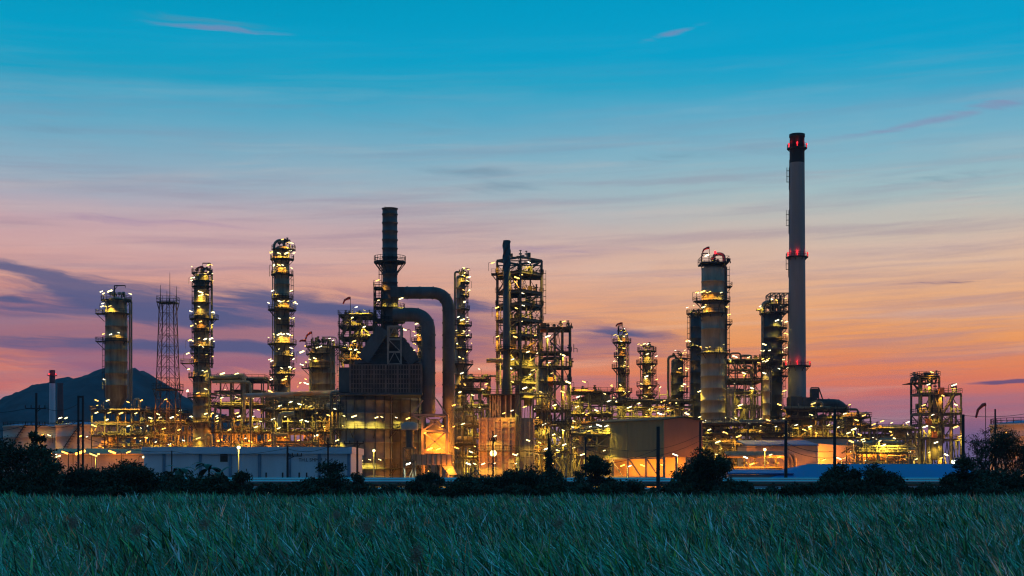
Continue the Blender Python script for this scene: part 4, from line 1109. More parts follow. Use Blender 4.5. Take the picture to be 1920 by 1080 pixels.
# ================================================================== buildings
def warehouse():
    C0 = Vector((X(1245, 330), 330, 0)); A = Vector((X(1111, 350), 350, 0))
    u = (A - C0); ln = u.length; u.normalize(); v = Vector((-u.y, u.x, 0)); v = -v if v.x < 0 else v
    wd = 12.6; ze = 15.9; zb = 7.3; zr = ze + .7
    c = thing('warehouse', 'big beige warehouse on stilts with dark reddish gable end, glow beneath', 'warehouse', C0)
    pt = lambda a, b, z: C0 + u * a + v * b + Vector((0, 0, z))
    MB().add([pt(0, 0, zb), pt(ln, 0, zb), pt(ln, 0, ze), pt(0, 0, ze)], [(0, 1, 2, 3)]).add([pt(ln, 0, zb), pt(ln, wd, zb), pt(ln, wd, ze), pt(ln, wd / 2, zr), pt(ln, 0, ze)], [(0, 1, 2, 3, 4)]) \
        .add([pt(0, wd, zb), pt(ln, wd, zb), pt(ln, wd, ze), pt(0, wd, ze)], [(3, 2, 1, 0)]).add([pt(0, 0, zb), pt(ln, 0, zb), pt(ln, wd, zb), pt(0, wd, zb)], [(0, 3, 2, 1)]).build('side_wall', m_tan, c)
    rb = MB(); n = 60
    for i in range(n):
        a = ln * (i + .5) / n; p = pt(a, -.05, zb); rb.bar(p, p + Vector((0, 0, ze - zb)), .10, .10)
    for a in (0.1, ln * .5, ln - .1): rb.bar(pt(a, -.08, zb), pt(a, -.08, ze), .25)
    rb.build('cladding_rib', m_tan, c)
    MB().add([pt(0, 0, zb), pt(0, wd, zb), pt(0, wd, ze), pt(0, wd / 2, zr), pt(0, 0, ze)], [(4, 3, 2, 1, 0)]).build('gable_wall', m_red, c)
    e = .5
    rf = MB()
    for s, b0 in ((1, -e), (-1, wd + e)):
        q = [pt(-e, b0, ze - .1), pt(ln + e, b0, ze - .1), pt(ln + e, wd / 2, zr + .1), pt(-e, wd / 2, zr + .1)]
        rf.add(q + [p + Vector((0, 0, .25)) for p in q], [(0, 1, 2, 3), (7, 6, 5, 4), (0, 4, 5, 1), (1, 5, 6, 2), (2, 6, 7, 3), (3, 7, 4, 0)])
    rf.build('roof', mat('olive_sheet_roof', (.05, .05, .035), .8, 0, .2, .2), c)
    st = MB()
    for a in (.2, ln * .25, ln * .5, ln * .75, ln - .2):
        for b_ in (.2, wd - .2): st.bar(pt(a, b_, 0), pt(a, b_, zb), .55)
    for b_ in (wd * .33, wd * .66): st.bar(pt(.2, b_, 0), pt(.2, b_, zb), .55)
    for a in (.2, ln * .25, ln * .5, ln * .75):
        st.bar(pt(a, .2, 1), pt(a + ln * .25 - .4, .2, zb - .3), .28)
    for z_ in (2.6, zb - .25): st.bar(pt(0, .2, z_), pt(ln, .2, z_), .35)
    st.build('stilt', m_lat, c)
    MB().add([pt(0, 7, 0.02), pt(ln, 7, .02), pt(ln, 7, zb - .02), pt(0, 7, zb - .02)], [(0, 1, 2, 3)]).add([pt(0, 7.2, 0.02), pt(ln, 7.2, .02), pt(ln, 7.2, zb - .02), pt(0, 7.2, zb - .02)], [(3, 2, 1, 0)]).build('undercroft_wall', m_pinkwall, c)
    for a, b_, z_, k, p in ((3, 2.5, 5.4, 'o', 1.6), (10, 2.5, 5.4, 'o', 1.6), (17, 2.5, 5.4, 'o', 1.5), (23, 2.5, 5.2, 'y', .5)):
        q = pt(a, b_, z_); px = 960 + q.x * F / q.y; py = HY - (q.z - H) * F / q.y
        lamp(c, px, py, q.y, k, p, False)


warehouse()


def low_buildings():
    Y = 345
    c = thing('low_building', 'low pink shed with blue roof edge and orange-lit end wall', 'shed', (X(1470, Y), Y, 0))
    MB().box(X(1400, Y), X(1532, Y), Y, Y + 14, 0, Z(836, Y)).build('wall', m_pinkwall, c)
    MB().box(X(1532, Y) + .01, X(1533.5, Y), Y - .2, Y + 14, 0, Z(834, Y)).build('corner_trim', m_white, c)
    zb = Z(836, Y)
    q = [(X(1398, Y), Y - .8, zb), (X(1534, Y), Y - .8, zb), (X(1534, Y), Y + 14.5, zb + 1.4), (X(1398, Y), Y + 14.5, zb + 1.4)]
    MB().add(q + [(a, b, d + .3) for a, b, d in q], [(0, 3, 2, 1), (4, 5, 6, 7), (0, 1, 5, 4), (1, 2, 6, 5), (2, 3, 7, 6), (3, 0, 4, 7)]).build('roof', m_blue, c)
    rb = MB()
    for i in range(30): x = X(1402 + i * 4.4, Y); rb.box(x - .05, x + .05, Y - .08, Y - .002, 0, zb)
    rb.build('cladding_rib', m_pinkwall, c)
    Y2 = 352
    c2 = thing('annex', 'plain annex wall lit bright orange beside the low pink shed', 'annex', (X(1570, Y2), Y2, 0))
    w_ = MB(); w_.add([(X(1533.8, Y2), Y2, 0), (X(1606, Y2), Y2 + 3, 0), (X(1606, Y2), Y2 + 16, 0), (X(1533.8, Y2), Y2 + 16, 0), (X(1533.8, Y2), Y2, Z(832, Y2)), (X(1606, Y2), Y2 + 3, Z(836, Y2)), (X(1606, Y2), Y2 + 16, Z(836, Y2)), (X(1533.8, Y2), Y2 + 16, Z(826, Y2))],
               [(0, 3, 2, 1), (4, 5, 6, 7), (0, 1, 5, 4), (1, 2, 6, 5), (2, 3, 7, 6), (3, 0, 4, 7)])
    w_.build('wall', m_pinkwall, c2)
    MB().tube([P(1578, 850, Y2 - 2), P(1600, 836, Y2 - 2)], .2, 6).build('jib', m_plat, c2)
    lamp(c2, 1545, 862, Y2 - 5.5, 'o', 7.5, True, light_on=True); lamp(c2, 1583, 859, Y2 - 4, 'y', .8)
    Y3 = 366
    c3 = thing('long_shed', 'long dark-pink back shed behind the low pink shed and annex', 'shed', (X(1520, Y3), Y3, 0))
    MB().box(X(1432, Y3), X(1606, Y3), Y3 + 2.5, Y3 + 12, 0, Z(822, Y3)).build('wall', m_pinkwall, c3)
    MB().box(X(1430, Y3), X(1608, Y3), Y3 + 2, Y3 + 12.4, Z(822, Y3) + .01, Z(819, Y3)).build('roof', m_conv, c3)
    # goal post pipes
    Y4 = 335
    c4 = thing('pipe_rack', 'low rack of rose-lit looped pipes before the low pink shed', 'pipe rack', (X(1445, Y4), Y4, 0))
    for i in range(3): pipe(c4, [(X(1475 + i * 9, Y4), Y4 + i, 0), (X(1475 + i * 9, Y4), Y4 + i, Z(855 - i * 2.5, Y4)), (X(1360, Y4), Y4 + i, Z(855 - i * 2.5, Y4))], .5, m_pipe2, 1.6, 10)
    for i in range(5): pipe(c4, [(X(1300, Y4), Y4 + 2 + i * .8, Z(876 + i % 3 * 3, Y4)), (X(1470, Y4), Y4 + 2 + i * .8, Z(876 + i % 3 * 3, Y4))], .22, random.choice((m_pipe, m_pipe2)))
    d = MB()
    for x in range(1300, 1480, 20): d.bar((X(x, Y4), Y4 + 3.4, 0), (X(x, Y4), Y4 + 3.4, Z(853, Y4)), .3); d.bar((X(x, Y4), Y4, Z(868, Y4)), (X(x, Y4), Y4 + 7, Z(868, Y4)), .3)
    d.build('support', m_steel, c4)
    for x, y, k, p in ((1461, 857, 'o', 2.2), (1410, 870, 'o', 2), (1445, 853, 'y', 1.2), (1398, 858, 'y', 1.0), (1340, 872, 'o', 1.6)): lamp(c4, x, y, Y4 - 1, k, p)
    # white shed on the left
    Y5 = 290
    c5 = thing('white_shed', 'long white metal shed along the left roadside with thin black lettering', 'shed', (X(460, Y5), Y5, 0))
    x0, x1 = X(270, Y5), X(658, Y5); zt = Z(838, Y5); zm = Z(851, Y5)
    MB().box(x0, x1, Y5, Y5 + 22, 0, zm).build('wall', m_white, c5)
    MB().box(x0 - .3, x1 + .3, Y5 - .9, Y5 + 22.5, zm + .01, zt).build('fascia', mat('pale_blue_fascia', (.42, .52, .66), .5, 0, .12, .15), c5)
    rb = MB()
    for i in range(120): x = x0 + (x1 - x0) * (i + .5) / 120; rb.box(x - .04, x + .04, Y5 - .06, Y5 - .002, 0, zm)
    rb.build('cladding_rib', m_white, c5)
    for px in (308, 376, 432, 487, 543, 599, 654):
        MB().box(X(px, Y5) - .28, X(px, Y5) + .28, Y5 - .35, Y5 - .003, 0, zm).build('downpipe', mat('blue_grey_trim', (.12, .22, .34), .5) if px == 308 else bpy.data.materials['blue_grey_trim'], c5)
    wn = MB().box(X(413, Y5), X(427, Y5), Y5 - .12, Y5 - .004, Z(866, Y5), Z(851.5, Y5)).build('opening', m_black, c5)
    cu = bpy.data.curves.new('wall_lettering', 'FONT'); cu.body = 'TH.L SMMM  N-d'; cu.size = .95; cu.extrude = .02; cu.materials.append(m_sign)
    tmp = bpy.data.objects.new('wall_lettering', cu)
    me = bpy.data.meshes.new_from_object(tmp); bpy.data.objects.remove(tmp)
    t = bpy.data.objects.new('wall_lettering', me); COL.objects.link(t); t.parent = c5
    t.location = Vector((X(560, Y5), Y5 - .12, Z(865.2, Y5))) - BASE[c5]; t.rotation_euler = (R(90), 0, 0)
    # low pink wall further left
    Y6 = 300
    c6 = thing('perimeter_wall', 'pale low shed wall with rusty corrugated eave under orange lamps at left', 'wall', (X(160, Y6), Y6, 0))
    MB().box(X(20, Y6), X(269, Y6), Y6 + 1, Y6 + 8, 0, Z(853, Y6)).build('wall', mat('mauve_wall', (.40, .33, .36), .6, 0, .2, .2, (1, 1, .3)), c6)
    q = [(X(90, Y6), Y6 - .3, Z(853, Y6)), (X(268.5, Y6), Y6 - .3, Z(853, Y6)), (X(268.5, Y6), Y6 + 8.4, Z(842, Y6)), (X(90, Y6), Y6 + 8.4, Z(842, Y6))]
    MB().add(q + [(a, b, d + .25) for a, b, d in q], [(0, 3, 2, 1), (4, 5, 6, 7), (0, 1, 5, 4), (1, 2, 6, 5), (2, 3, 7, 6), (3, 0, 4, 7)]).build('eave', mat('rusty_sheet', (.42, .25, .12), .6, 0, .4, .3), c6)
    for x, y, p in ((93, 849, 1.0), (122, 849, 1.2), (151, 849, .8), (210, 848, 2.2), (241, 848, 1.8)): lamp(c6, x, y, Y6 - 2.5, 'o', p * .09, True, size=1.5)
    for x, y in ((102, 854), (182, 853), (273, 856)): lamp(c6, x, y, Y6 - 3, 'y', .04, True)
    # blue roof
    Y7 = 225
    c7 = thing('blue_roof_shed', 'low shed with broad blue sheet roof in front of the orange-lit pipework', 'shed', (X(1640, Y7), Y7, 0))
    e = Z(896, Y7); r_ = Z(869, Y7)
    a0, a1, a2, a3 = X(1440, Y7), X(1830, Y7), X(1510, Y7 + 12), X(1800, Y7 + 12)
    v = [(a0, Y7 - 2, e), (a1, Y7 - 2, e), (a3, Y7 + 10, r_), (a2, Y7 + 10, r_), (a0, Y7 + 22, e), (a1, Y7 + 22, e)]
    v2 = [(x, y, z_ - .2) for x, y, z_ in v]
    MB().add(v + v2, [(0, 1, 2, 3), (5, 4, 3, 2), (4, 0, 3), (1, 5, 2), (7, 6, 9, 8), (8, 9, 10, 11), (9, 6, 10), (8, 11, 7), (0, 6, 7, 1), (4, 10, 6, 0), (1, 7, 11, 5), (5, 11, 10, 4)]).build('roof', m_blue, c7)
    rb = MB()
    for i in range(60):
        x = a0 + (a1 - a0) * i / 59; t = max(0.0, min(1.0, min((x - a0) / (a2 - a0), (a1 - x) / (a1 - a3)) )); 
        rb.bar((x, Y7 - 2, e + .03), (x, Y7 - 2 + 12 * t, e + (r_ - e) * t + .03), .07)
    rb.build('standing_seam', m_blue, c7)
    MB().box(a0 + .6, a1 - .6, Y7 - 1, Y7 + 21, 0, e - .22).build('wall', m_white, c7)
    c8 = thing('blue_roof_annex', 'lower blue sheet roof stepping down left of the broad blue roof', 'shed', (X(1410, 228), 228, 0))
    MB().box(X(1362, 228), X(1478, 228), 226, 240, 0, Z(890, 228)).build('wall', m_white, c8)
    q = [(X(1358, 228), 225, Z(889.5, 228)), (X(1482, 228), 225, Z(889.5, 228)), (X(1482, 228), 241, Z(882, 228)), (X(1358, 228), 241, Z(882, 228))]
    MB().add(q + [(a, b, d + .2) for a, b, d in q], [(0, 3, 2, 1), (4, 5, 6, 7), (0, 1, 5, 4), (1, 2, 6, 5), (2, 3, 7, 6), (3, 0, 4, 7)]).build('roof', m_blue, c8)


low_buildings()


# twin tower on the right
def twin_tower():
    Y = 385
    c = thing('process_structure', 'lone pair of open steel towers, taller left half, far right', 'steel tower', (X(1762, Y), Y, 0))
    frame(c, [(X(1724, Y), Y), (X(1761, Y), Y), (X(1761, Y), Y + 8), (X(1724, Y), Y + 8)], [Z(q, Y) for q in (707, 739, 776, 797, 822)], 2, 1, .5, .35, 0, (0, 1, 2, 3, 4))
    frame(c, [(X(1764, Y), Y), (X(1802, Y), Y), (X(1802, Y), Y + 8), (X(1764, Y), Y + 8)], [Z(q, Y) for q in (739, 776, 797, 825)], 2, 1, .45, .5, 0, (0, 1, 2, 3), name='steel_frame')
    d = MB(); d.box(X(1708, Y), X(1762, Y), Y - .5, Y + 8.5, Z(718, Y), Z(717, Y)); d.bar(P(1724, 731, Y), P(1710, 718, Y), .4)
    o = d.build('platform', m_plat, c); MB().rail([P(1708, 717, Y - .5), P(1762, 717, Y - .5)], 1.3).build('railing', m_plat, o)
    clutter(c, X(1736, Y), Y + 4, Z(715, Y), 3.6, 3, 16, hmax=3.0); clutter(c, X(1738, Y), Y + 4, Z(705, Y), 2.5, 3, 8, hmax=1.6)
    for q in (739, 776, 797, 822): clutter(c, X(1762, Y), Y + 4, Z(q, Y) + .5, 5.2, 3, 6, hmax=2.6)
    for x, a, b_, r in ((1762, 742, 775, .9), (1758, 778, 860, 1.3), (1748, 825, 870, .8), (1732, 720, 800, .5)):
        MB().lathe(X(x, Y), Y + 3, [(r * .5, Z(a, Y) + .5), (r, Z(a, Y)), (r, Z(b_, Y)), (r * .5, Z(b_, Y) - .4)], 16).build('vessel', m_lagging, c)
    stair(c, P(1768, 776, Y - .8), P(1790, 741, Y - .8)); stair(c, P(1768, 800, Y - .8), P(1784, 778, Y - .8))
    for x, y in ((1765, 733), (1741, 791), (1752, 815)):
        p = P(x, y, Y - .4); MB().box(p.x - .7, p.x + .7, p.y - .5, p.y + .5, p.z - .9, p.z + .9).build('cabinet', m_orange, c)
    for i in range(10):
        x = random.uniform(1726, 1800); a = random.uniform(740, 830)
        pipe(c, [P(x, a, Y + 3), P(x, a + random.uniform(20, 60), Y + 3)], random.choice((.12, .2, .3)))
    davit(c, 1793, 738, 724, 1786, Y + 2)
    lamps(c, '1747,698 1741,721 1789,722 1768,742 1792,759 1749,778 1749,801 1792,801 1801,818 1742,848 1755,830 1765,859 1774,853 1732,760 1735,800', Y - .8, 'y', .7)


twin_tower()


# ================================================================== background fill
rack('pipe_rack', 'far background rack glimpsed under the furnace ducts and pink heater', 640, 905, [800, 822, 845, 868], 445, 10, 9, '700,815 760,840 850,860 880,815', npipe=60, nvert=40, nves=5, ncl=30, p=.5, ny=1)
rack('pipe_rack', 'far background rack glimpsed between pink heater and warehouse', 985, 1130, [795, 818, 842, 866], 440, 10, 6, '1010,850 1050,820 1090,800 1070,866 1035,868', npipe=56, nvert=36, nves=5, ncl=30, p=.5)
rack('pipe_rack', 'far background rack closing the view behind the low pink shed', 1470, 1730, [822, 840, 858], 440, 10, 8, '1650,845 1700,860 1720,842', npipe=50, nvert=30, nves=4, ncl=20, p=.5)
for x0, x1, py, lb in ((300, 640, 846, 'long dark low block far behind the left pipe racks'), (640, 980, 850, 'long dark low block far behind the furnace'), (980, 1330, 845, 'long dark low block far behind the warehouse'), (1330, 1730, 838, 'long dark low block far behind the right pipe racks')):
    Yb = 480; c = thing('service_building', lb, 'building', (X((x0 + x1) / 2, Yb), Yb, 0))
    MB().box(X(x0 + 2, Yb), X(x1 - 2, Yb), Yb, Yb + 15, 0, Z(py, Yb)).build('wall', m_heater, c)
    MB().box(X(x0 + 1, Yb), X(x1 - 1, Yb), Yb - .5, Yb + 15.5, Z(py, Yb) + .005, Z(py, Yb) + .5).build('roof', m_conv, c)
    rb = MB()
    for i in range(12): xx = X(x0 + 8 + (x1 - x0 - 16) * i / 11, Yb); rb.box(xx - .25, xx + .25, Yb - .3, Yb - .004, 0, Z(py, Yb))
    rb.build('pilaster', m_lat, c)


# ================================================================== windsocks
def windsock(px, py, base, Y, label, s=-1, droop=.6):
    c = thing('windsock', label, 'windsock', P(px, base, Y), None)
    a = P(px, base, Y); b = P(px, py, Y); MB().tube([a, b], .07, 6).build('mast', m_plat, c)
    e = b + Vector((s * 1.5, 0, -droop)); f = b + Vector((s * 1.9, 0, -droop * 2.2))
    MB().tube([b + Vector((0, 0, -.25)), b + Vector((s * .5, 0, -.2 - droop * .1)), e, f], [.40, .36, .27, .2], 10).build('sock', m_redpaint, c)


windsock(585, 622, 644, 408, 'small red windsock on the crowded top of the broad squat column', -1, 1.1)
windsock(574, 637, 652, 404, 'lowest red windsock, left shoulder of the broad squat column', -1, .25)
windsock(657, 557, 586, 372, 'red windsock on the open structure left of the furnace stack', -1, .8)
windsock(381, 499, 512, 398, 'dark windsock atop the slender lit column with many galleries', -1, .5)
windsock(1330, 463, 490, 393, 'red windsock at the top of the big pale column', -1, .7)
windsock(1167, 605, 613, 418, 'dark windsock at the tip of the small isolated column', -1, .5)
windsock(1848, 756, 880, 280, 'red windsock on a slim mast above the bare spreading tree', -1, 1.3)


# ================================================================== poles, wires, lamp posts
def upole(px, top, Y, label, arms=(), r=.17, group=None, base=0.0):
    c = thing('utility_pole', label, 'utility pole', (X(px, Y), Y, base), group)
    MB().tube([(X(px, Y), Y, base), P(px, top, Y)], [r * 1.25, r], 10).build('pole', m_pole, c)
    for py, w0, w1 in arms:
        d = MB(); d.bar(P(w0, py, Y - .25), P(w1, py, Y - .25), .16)
        d.bar(P((px + w1) / 2, py, Y - .25), P(px, py + 7, Y), .1)
        o = d.build('crossarm', m_pole, c)
        ins = MB()
        for t in (0.02, .3, .7, .98):
            x = w0 + (w1 - w0) * t; zz = Z(py, Y) + .08
            ins.lathe(X(x, Y), Y - .25, [(.05, zz), (.11, zz + .1), (.06, zz + .2), (.11, zz + .3), (.04, zz + .42)], 8)
        ins.build('insulator', m_pole, o)
    return c


upole(68, 737, 210, 'tall dark pole with two crossarms behind the dark leafy tree at left', ((766, 48, 86), (797, 48, 86)))
c = thing('twin_pole', 'pair of dark concrete posts joined at the top near the left bushes', 'utility pole', (X(151, 200), 200, 0))
for x in (147, 155.5): MB().bar((X(x, 200), 200, 0), P(x, 742, 200), .24).build('pole', m_pole, c)
MB().bar(P(146, 789, 199.8), P(157, 789, 199.8), .2).build('cross_tie', m_pole, c)
MB().bar(P(146, 744, 199.8), P(157, 744, 199.8), .25).build('cross_tie', m_pole, c)
upole(539, 836, 235, 'thin pole with short crossarm before the white shed lettering', ((855, 541, 566),), .16)
upole(615, 828, 238, 'pole with small transformer arms above the round shrub by the white shed', ((833, 609, 633),), .14)
upole(670, 828, 230, 'pole with two-sided crossarm in front of the furnace cells', ((832, 645, 682),), .16)
upole(1234, 800, 165, 'plain thick black post in front of the warehouse gable', (), .19)
upole(1313, 790, 250, 'slim black post against the warehouse right edge', (), .2)
upole(1473.5, 788, 190, 'straight black post before the low pink shed', (), .19)
upole(1565, 768, 190, 'straight black post in front of the orange-lit annex', (), .19)
upole(1806, 777, 190, 'straight black post left of the bare spreading tree', (), .19)
upole(1866, 767, 230, 'slim black post rising out of the bare spreading tree', (), .14)
upole(322, 845, 270, 'thin pole against the left end of the white shed', (), .12)
upole(924.5, 808, 230, 'thin pole with bare arm in front of the pink heater', ((826, 918, 931),), .12)
upole(1098, 820, 240, 'thin dark pole with bracket before the warehouse platform', (), .15)


def wire(a, b, sag, label, r=.035, n=14):
    a = Vector(a); b = Vector(b); pts = []
    for i in range(n + 1):
        t = i / n; p = a.lerp(b, t); p.z -= sag * 4 * t * (1 - t); pts.append(p)
    mid = (a + b) / 2
    c = thing('power_line', label, 'cable', a, 'overhead power lines')
    MB().tube(pts, r, 5).build('wire', m_pole, c)


for (x0, y0, Y0, x1, y1, Y1, s, lb) in (
        (-80, 770, 205, 50, 766, 210, .5, 'upper power line leaving the crossarmed pole to the left edge'), (86, 766, 210, 147, 757, 200, .6, 'upper power line from the crossarmed pole to the twin posts'),
        (86, 797, 210, 147, 788, 200, .7, 'lower power line from the crossarmed pole to the twin posts'), (-80, 800, 205, 48, 797, 210, .8, 'lower power line leaving the crossarmed pole to the left edge'),
        (156, 820, 200, 322, 846, 270, .8, 'power line from the twin posts down to the thin shed pole'), (322, 846, 270, 541, 840, 235, 1.0, 'power line along the white shed left of the lettering'),
        (541, 842, 235, 615, 838, 238, .6, 'power line across the lettering of the white shed'), (615, 836, 238, 668, 834, 230, .4, 'short power line over the shrub by the shed end'),
        (924, 826, 230, 1098, 850, 240, 1.0, 'power line passing before the pink heater and stair tower'), (1098, 828, 240, 1313, 815, 250, 2.2, 'upper line sagging across the warehouse wall'), (1098, 842, 240, 1313, 826, 250, 2.2, 'middle line sagging across the warehouse wall'),
        (1098, 872, 240, 1234, 842, 165, .6, 'line running up to the thick black post'), (1313, 826, 250, 1473, 832, 190, .8, 'line from the warehouse edge post to the shed post'),
        (1473, 830, 190, 1565, 846, 190, .5, 'upper line between the two posts before the annex'), (1473, 840, 190, 1565, 858, 190, .5, 'lower line between the two posts before the annex'),
        (1625, 782, 420, 1724, 785, 385, .6, 'thin line reaching the taller right-hand tower'), (1806, 779, 190, 1950, 770, 230, .5, 'line from the right post over the bare tree')):
    wire(P(x0, y0, Y0), P(x1, y1, Y1), s, lb)


def lamp_post(px, py, Y, label, k='y', p=1.2, globe=False, gr=.34):
    c = thing('lamp_post', label, 'lamp post', (X(px, Y), Y, 0), 'lamp posts along the plant edge')
    MB().tube([(X(px, Y), Y, 0), P(px, py + 1, Y)], [.14, .09], 8).build('pole', m_stack, c)
    if globe:
        q = P(px, py, Y); r = gr
        o = MB().lathe(q.x, q.y, [(r * .5, q.z + r * .85), (r * .9, q.z + r * .4), (r, q.z), (r * .8, q.z - r * .6), (r * .3, q.z - r * .9)], 14).build('lamp_head', {'y': e_y, 'o': e_o, 'w': e_w}[k], c)
        light(o, q - BASE[c] + Vector((0, -.9, 0)), k, p)
    else:
        d = random.choice((-1, 1)); lamp(c, px + d * 5, py, Y, k, p, False, d)
        MB().bar(P(px, py + 1, Y), P(px + d * 4, py, Y), .1).build('arm', m_stack, c)


for a in ((447.5, 839, 262, 'globe lamp post standing before the white shed', 'y', .9, True), (676, 847, 330, 'arm lamp post in front of the left furnace cell', 'y', .5), (701, 845, 334, 'globe lamp post in front of the left furnace cell', 'y', .5, True),
          (925, 850, 318, 'brightest glaring lamp post in front of the pink heater', 'y', 3.5, True, .75), (970, 853, 340, 'arm lamp post at the right of the pink heater', 'y', 1.4), (895, 870, 340, 'arm lamp post among palms at the left of the pink heater', 'y', 1.2),
          (1176, 874, 300, 'arm lamp post under the warehouse left corner', 'y', 1.4), (1271, 853, 300, 'arm lamp post before the dark reddish gable', 'y', 1.0), (1434, 843, 315, 'globe lamp post before the low pink shed', 'y', 1.2, True),
          (1601, 828, 318, 'arm lamp post at the right edge of the annex', 'y', 1.0), (1578, 860, 310, 'arm lamp post before the orange annex wall', 'y', 1.0), (1713, 861, 300, 'arm lamp post behind the blue roof ridge', 'y', 1.0), (1788, 866, 240, 'small white lamp post at the right end of the blue roof', 'w', .4, True),
          (104, 856, 255, 'arm lamp post by the dark tree at the far left', 'y', 1.0), (180, 853, 258, 'arm lamp post in front of the rusty eave', 'y', 1.0)):
    lamp_post(*a)


# ================================================================== roadside pipeline
Y = 185
c = thing('pipeline', 'long low bundle of silvery pipelines running along the road behind the bushes', 'pipeline', (0, Y, 0))
for i, (py, r, yo) in enumerate(((898.5, .20, .9), (903, .24, 0), (909, .20, .5), (917, .22, 0))):
    pipe(c, [(X(250, Y), Y + yo, Z(py, Y)), (X(1900, Y), Y + yo, Z(py, Y))], r, m_galv if i != 2 else m_pipe2, 1, 12)
for i, x in enumerate(range(260, 1900, 70)):
    d = MB(); d.box(X(x, Y) - .15, X(x, Y) + .15, Y + 1.25, Y + 1.5, 0, Z(896, Y)); d.box(X(x, Y) - .14, X(x, Y) + .14, Y - .2, Y + 1.24, Z(906.2, Y) - .1, Z(906.2, Y)); d.box(X(x, Y) - .14, X(x, Y) + .14, Y - .2, Y + 1.24, Z(920.2, Y) - .1, Z(920.2, Y))
    d.build('support', m_pole, c)


# ================================================================== vegetation
def np_obj(name, v, f, m, parent=None, tint=None):
    b = BASE.get(parent, Vector((0, 0, 0)))
    me = bpy.data.meshes.new(name); v = np.asarray(v, np.float32) - np.array(b, np.float32)
    me.vertices.add(len(v)); me.vertices.foreach_set('co', v.ravel())
    me.loops.add(f.size); me.loops.foreach_set('vertex_index', f.ravel().astype(np.int32))
    me.polygons.add(len(f)); me.polygons.foreach_set('loop_start', np.arange(0, f.size, 4, dtype=np.int32))
    me.update(calc_edges=True)
    if tint is not None:
        a = me.attributes.new('tint', 'FLOAT_COLOR', 'POINT')
        a.data.foreach_set('color', np.concatenate([tint, np.ones((len(tint), 1))], 1).astype(np.float32).ravel())
    me.materials.append(m)
    o = bpy.data.objects.new(name, me); COL.objects.link(o)
    if parent: o.parent = parent
    BASE[o] = b
    return o


RNG = np.random.RandomState(11)


def leaves(parent, blobs, n, size, col, asp=.42, name='crown', up=0.0):
    bl = np.array(blobs, float); w = (bl[:, 3] * bl[:, 4] * bl[:, 5]) ** .7; w /= w.sum()
    k = RNG.choice(len(bl), n, p=w)
    d = RNG.normal(size=(n, 3)); d /= np.linalg.norm(d, axis=1)[:, None]
    rr = RNG.uniform(0, 1, n) ** .42 * RNG.uniform(.8, 1.25, n)
    c = bl[k, :3] + d * rr[:, None] * bl[k, 3:6]
    c[:, 2] = np.maximum(c[:, 2], .1)
    u = RNG.normal(size=(n, 3)); u[:, 2] += up; u += d * .7; u /= np.linalg.norm(u, axis=1)[:, None]
    t = RNG.normal(size=(n, 3)); v = np.cross(u, t); v /= np.linalg.norm(v, axis=1)[:, None]
    s = size * RNG.uniform(.6, 1.4, n)[:, None]
    a = c - u * s * .5; b = c + v * s * asp * .5; e = c + u * s * .5; f = c - v * s * asp * .5
    vs = np.stack([a, b, e, f], 1).reshape(-1, 3)
    tn = np.array(col)[None] * RNG.uniform(.55, 1.45, (n, 1)) * (RNG.uniform(.75, 1.25, len(bl))[k])[:, None]
    return np_obj(name, vs, np.arange(4 * n).reshape(-1, 4), m_leaf, parent, np.repeat(tn, 4, 0))


LEAF = (.028, .052, .026)


def shrub(px, y0, y1, hw, Y, label, n=2600, size=.55,  trunk=True, kind='shrub', seed=0, col=LEAF, gap=.0, group=None):
    """px centre, y0 top row, y1 bottom row, hw half width in photo px"""
    rs = random.Random(seed or px); k = Y / F
    zt = Z(y0, Y); zb = max(0.0, Z(y1, Y)); cx = X(px, Y); w = hw * k; h = zt - zb
    c = thing(kind, label, 'tree' if kind == 'tree' else 'bush', (cx, Y, 0), group)
    blobs = []; nb = int(14 + 5 * w * h / 16)
    for i in range(min(nb, 46)):
        a = rs.uniform(-1, 1); hh = rs.uniform(-.05, 1)
        lim = math.sqrt(max(.05, 1 - a * a * .85))
        r = rs.uniform(.20, .42) * min(w, h) * (1 - gap)
        blobs.append((cx + a * (w - r * .8), Y + rs.uniform(-.5, .5) * w, zb + max(0, hh) * lim * (h - r * .9), r * 1.35, r * 1.2, r))
    leaves(c, blobs, int(n * 1.7), size * .74, col)
    if trunk:
        mb = MB(); mb.tube([(cx, Y, -.1), (cx + .1, Y, zb + h * .3), (cx + rs.uniform(-.4, .4), Y, zb + h * .6)], [max(.1, .03 * h), max(.08, .02 * h), .05], 7)
        for b in rs.sample(blobs, min(len(blobs), 14)):
            s0 = Vector((cx, Y, zb + h * rs.uniform(.05, .4)))
            mb.tube([s0, s0.lerp(Vector(b[:3]), .5) + Vector((0, 0, .2)), Vector(b[:3])], [.11, .07, .03], 5)
        mb.build('trunk', m_bark, c)
    return c


shrub(28, 812, 930, 92, 138, 'large dark rounded tree at the far left edge', 9000, .42, kind='tree', seed=5)
shrub(62, 806, 850, 26, 140, 'spray of bare-tipped branches topping the far left tree', 500, .5, kind='shrub', seed=15, gap=.3)
shrub(150, 872, 930, 60, 142, 'dark bush below the twin posts', 4200, .42, seed=2)
shrub(222, 856, 930, 62, 146, 'bushy mound under the orange lamps', 4800, .42, seed=3, col=(.05, .05, .022))
shrub(290, 872, 930, 50, 146, 'dark bush at the left end of the white shed', 3200, .42, seed=4)
shrub(360, 884, 930, 50, 140, 'low bush under the banana plants', 2600, .42, seed=6)
shrub(452, 880, 930, 34, 138, 'pointed bush below the globe lamp before the white shed', 2400, .42, seed=7)
shrub(520, 902, 930, 50, 138, 'low scrub before the white shed posts', 1800, .4, seed=8)
shrub(621, 848, 930, 47, 150, 'round dense shrub hiding the right end of the white shed', 6500, .42, seed=9)
shrub(700, 908, 930, 60, 136, 'low scrub in front of the furnace foot', 1700, .4, seed=10)
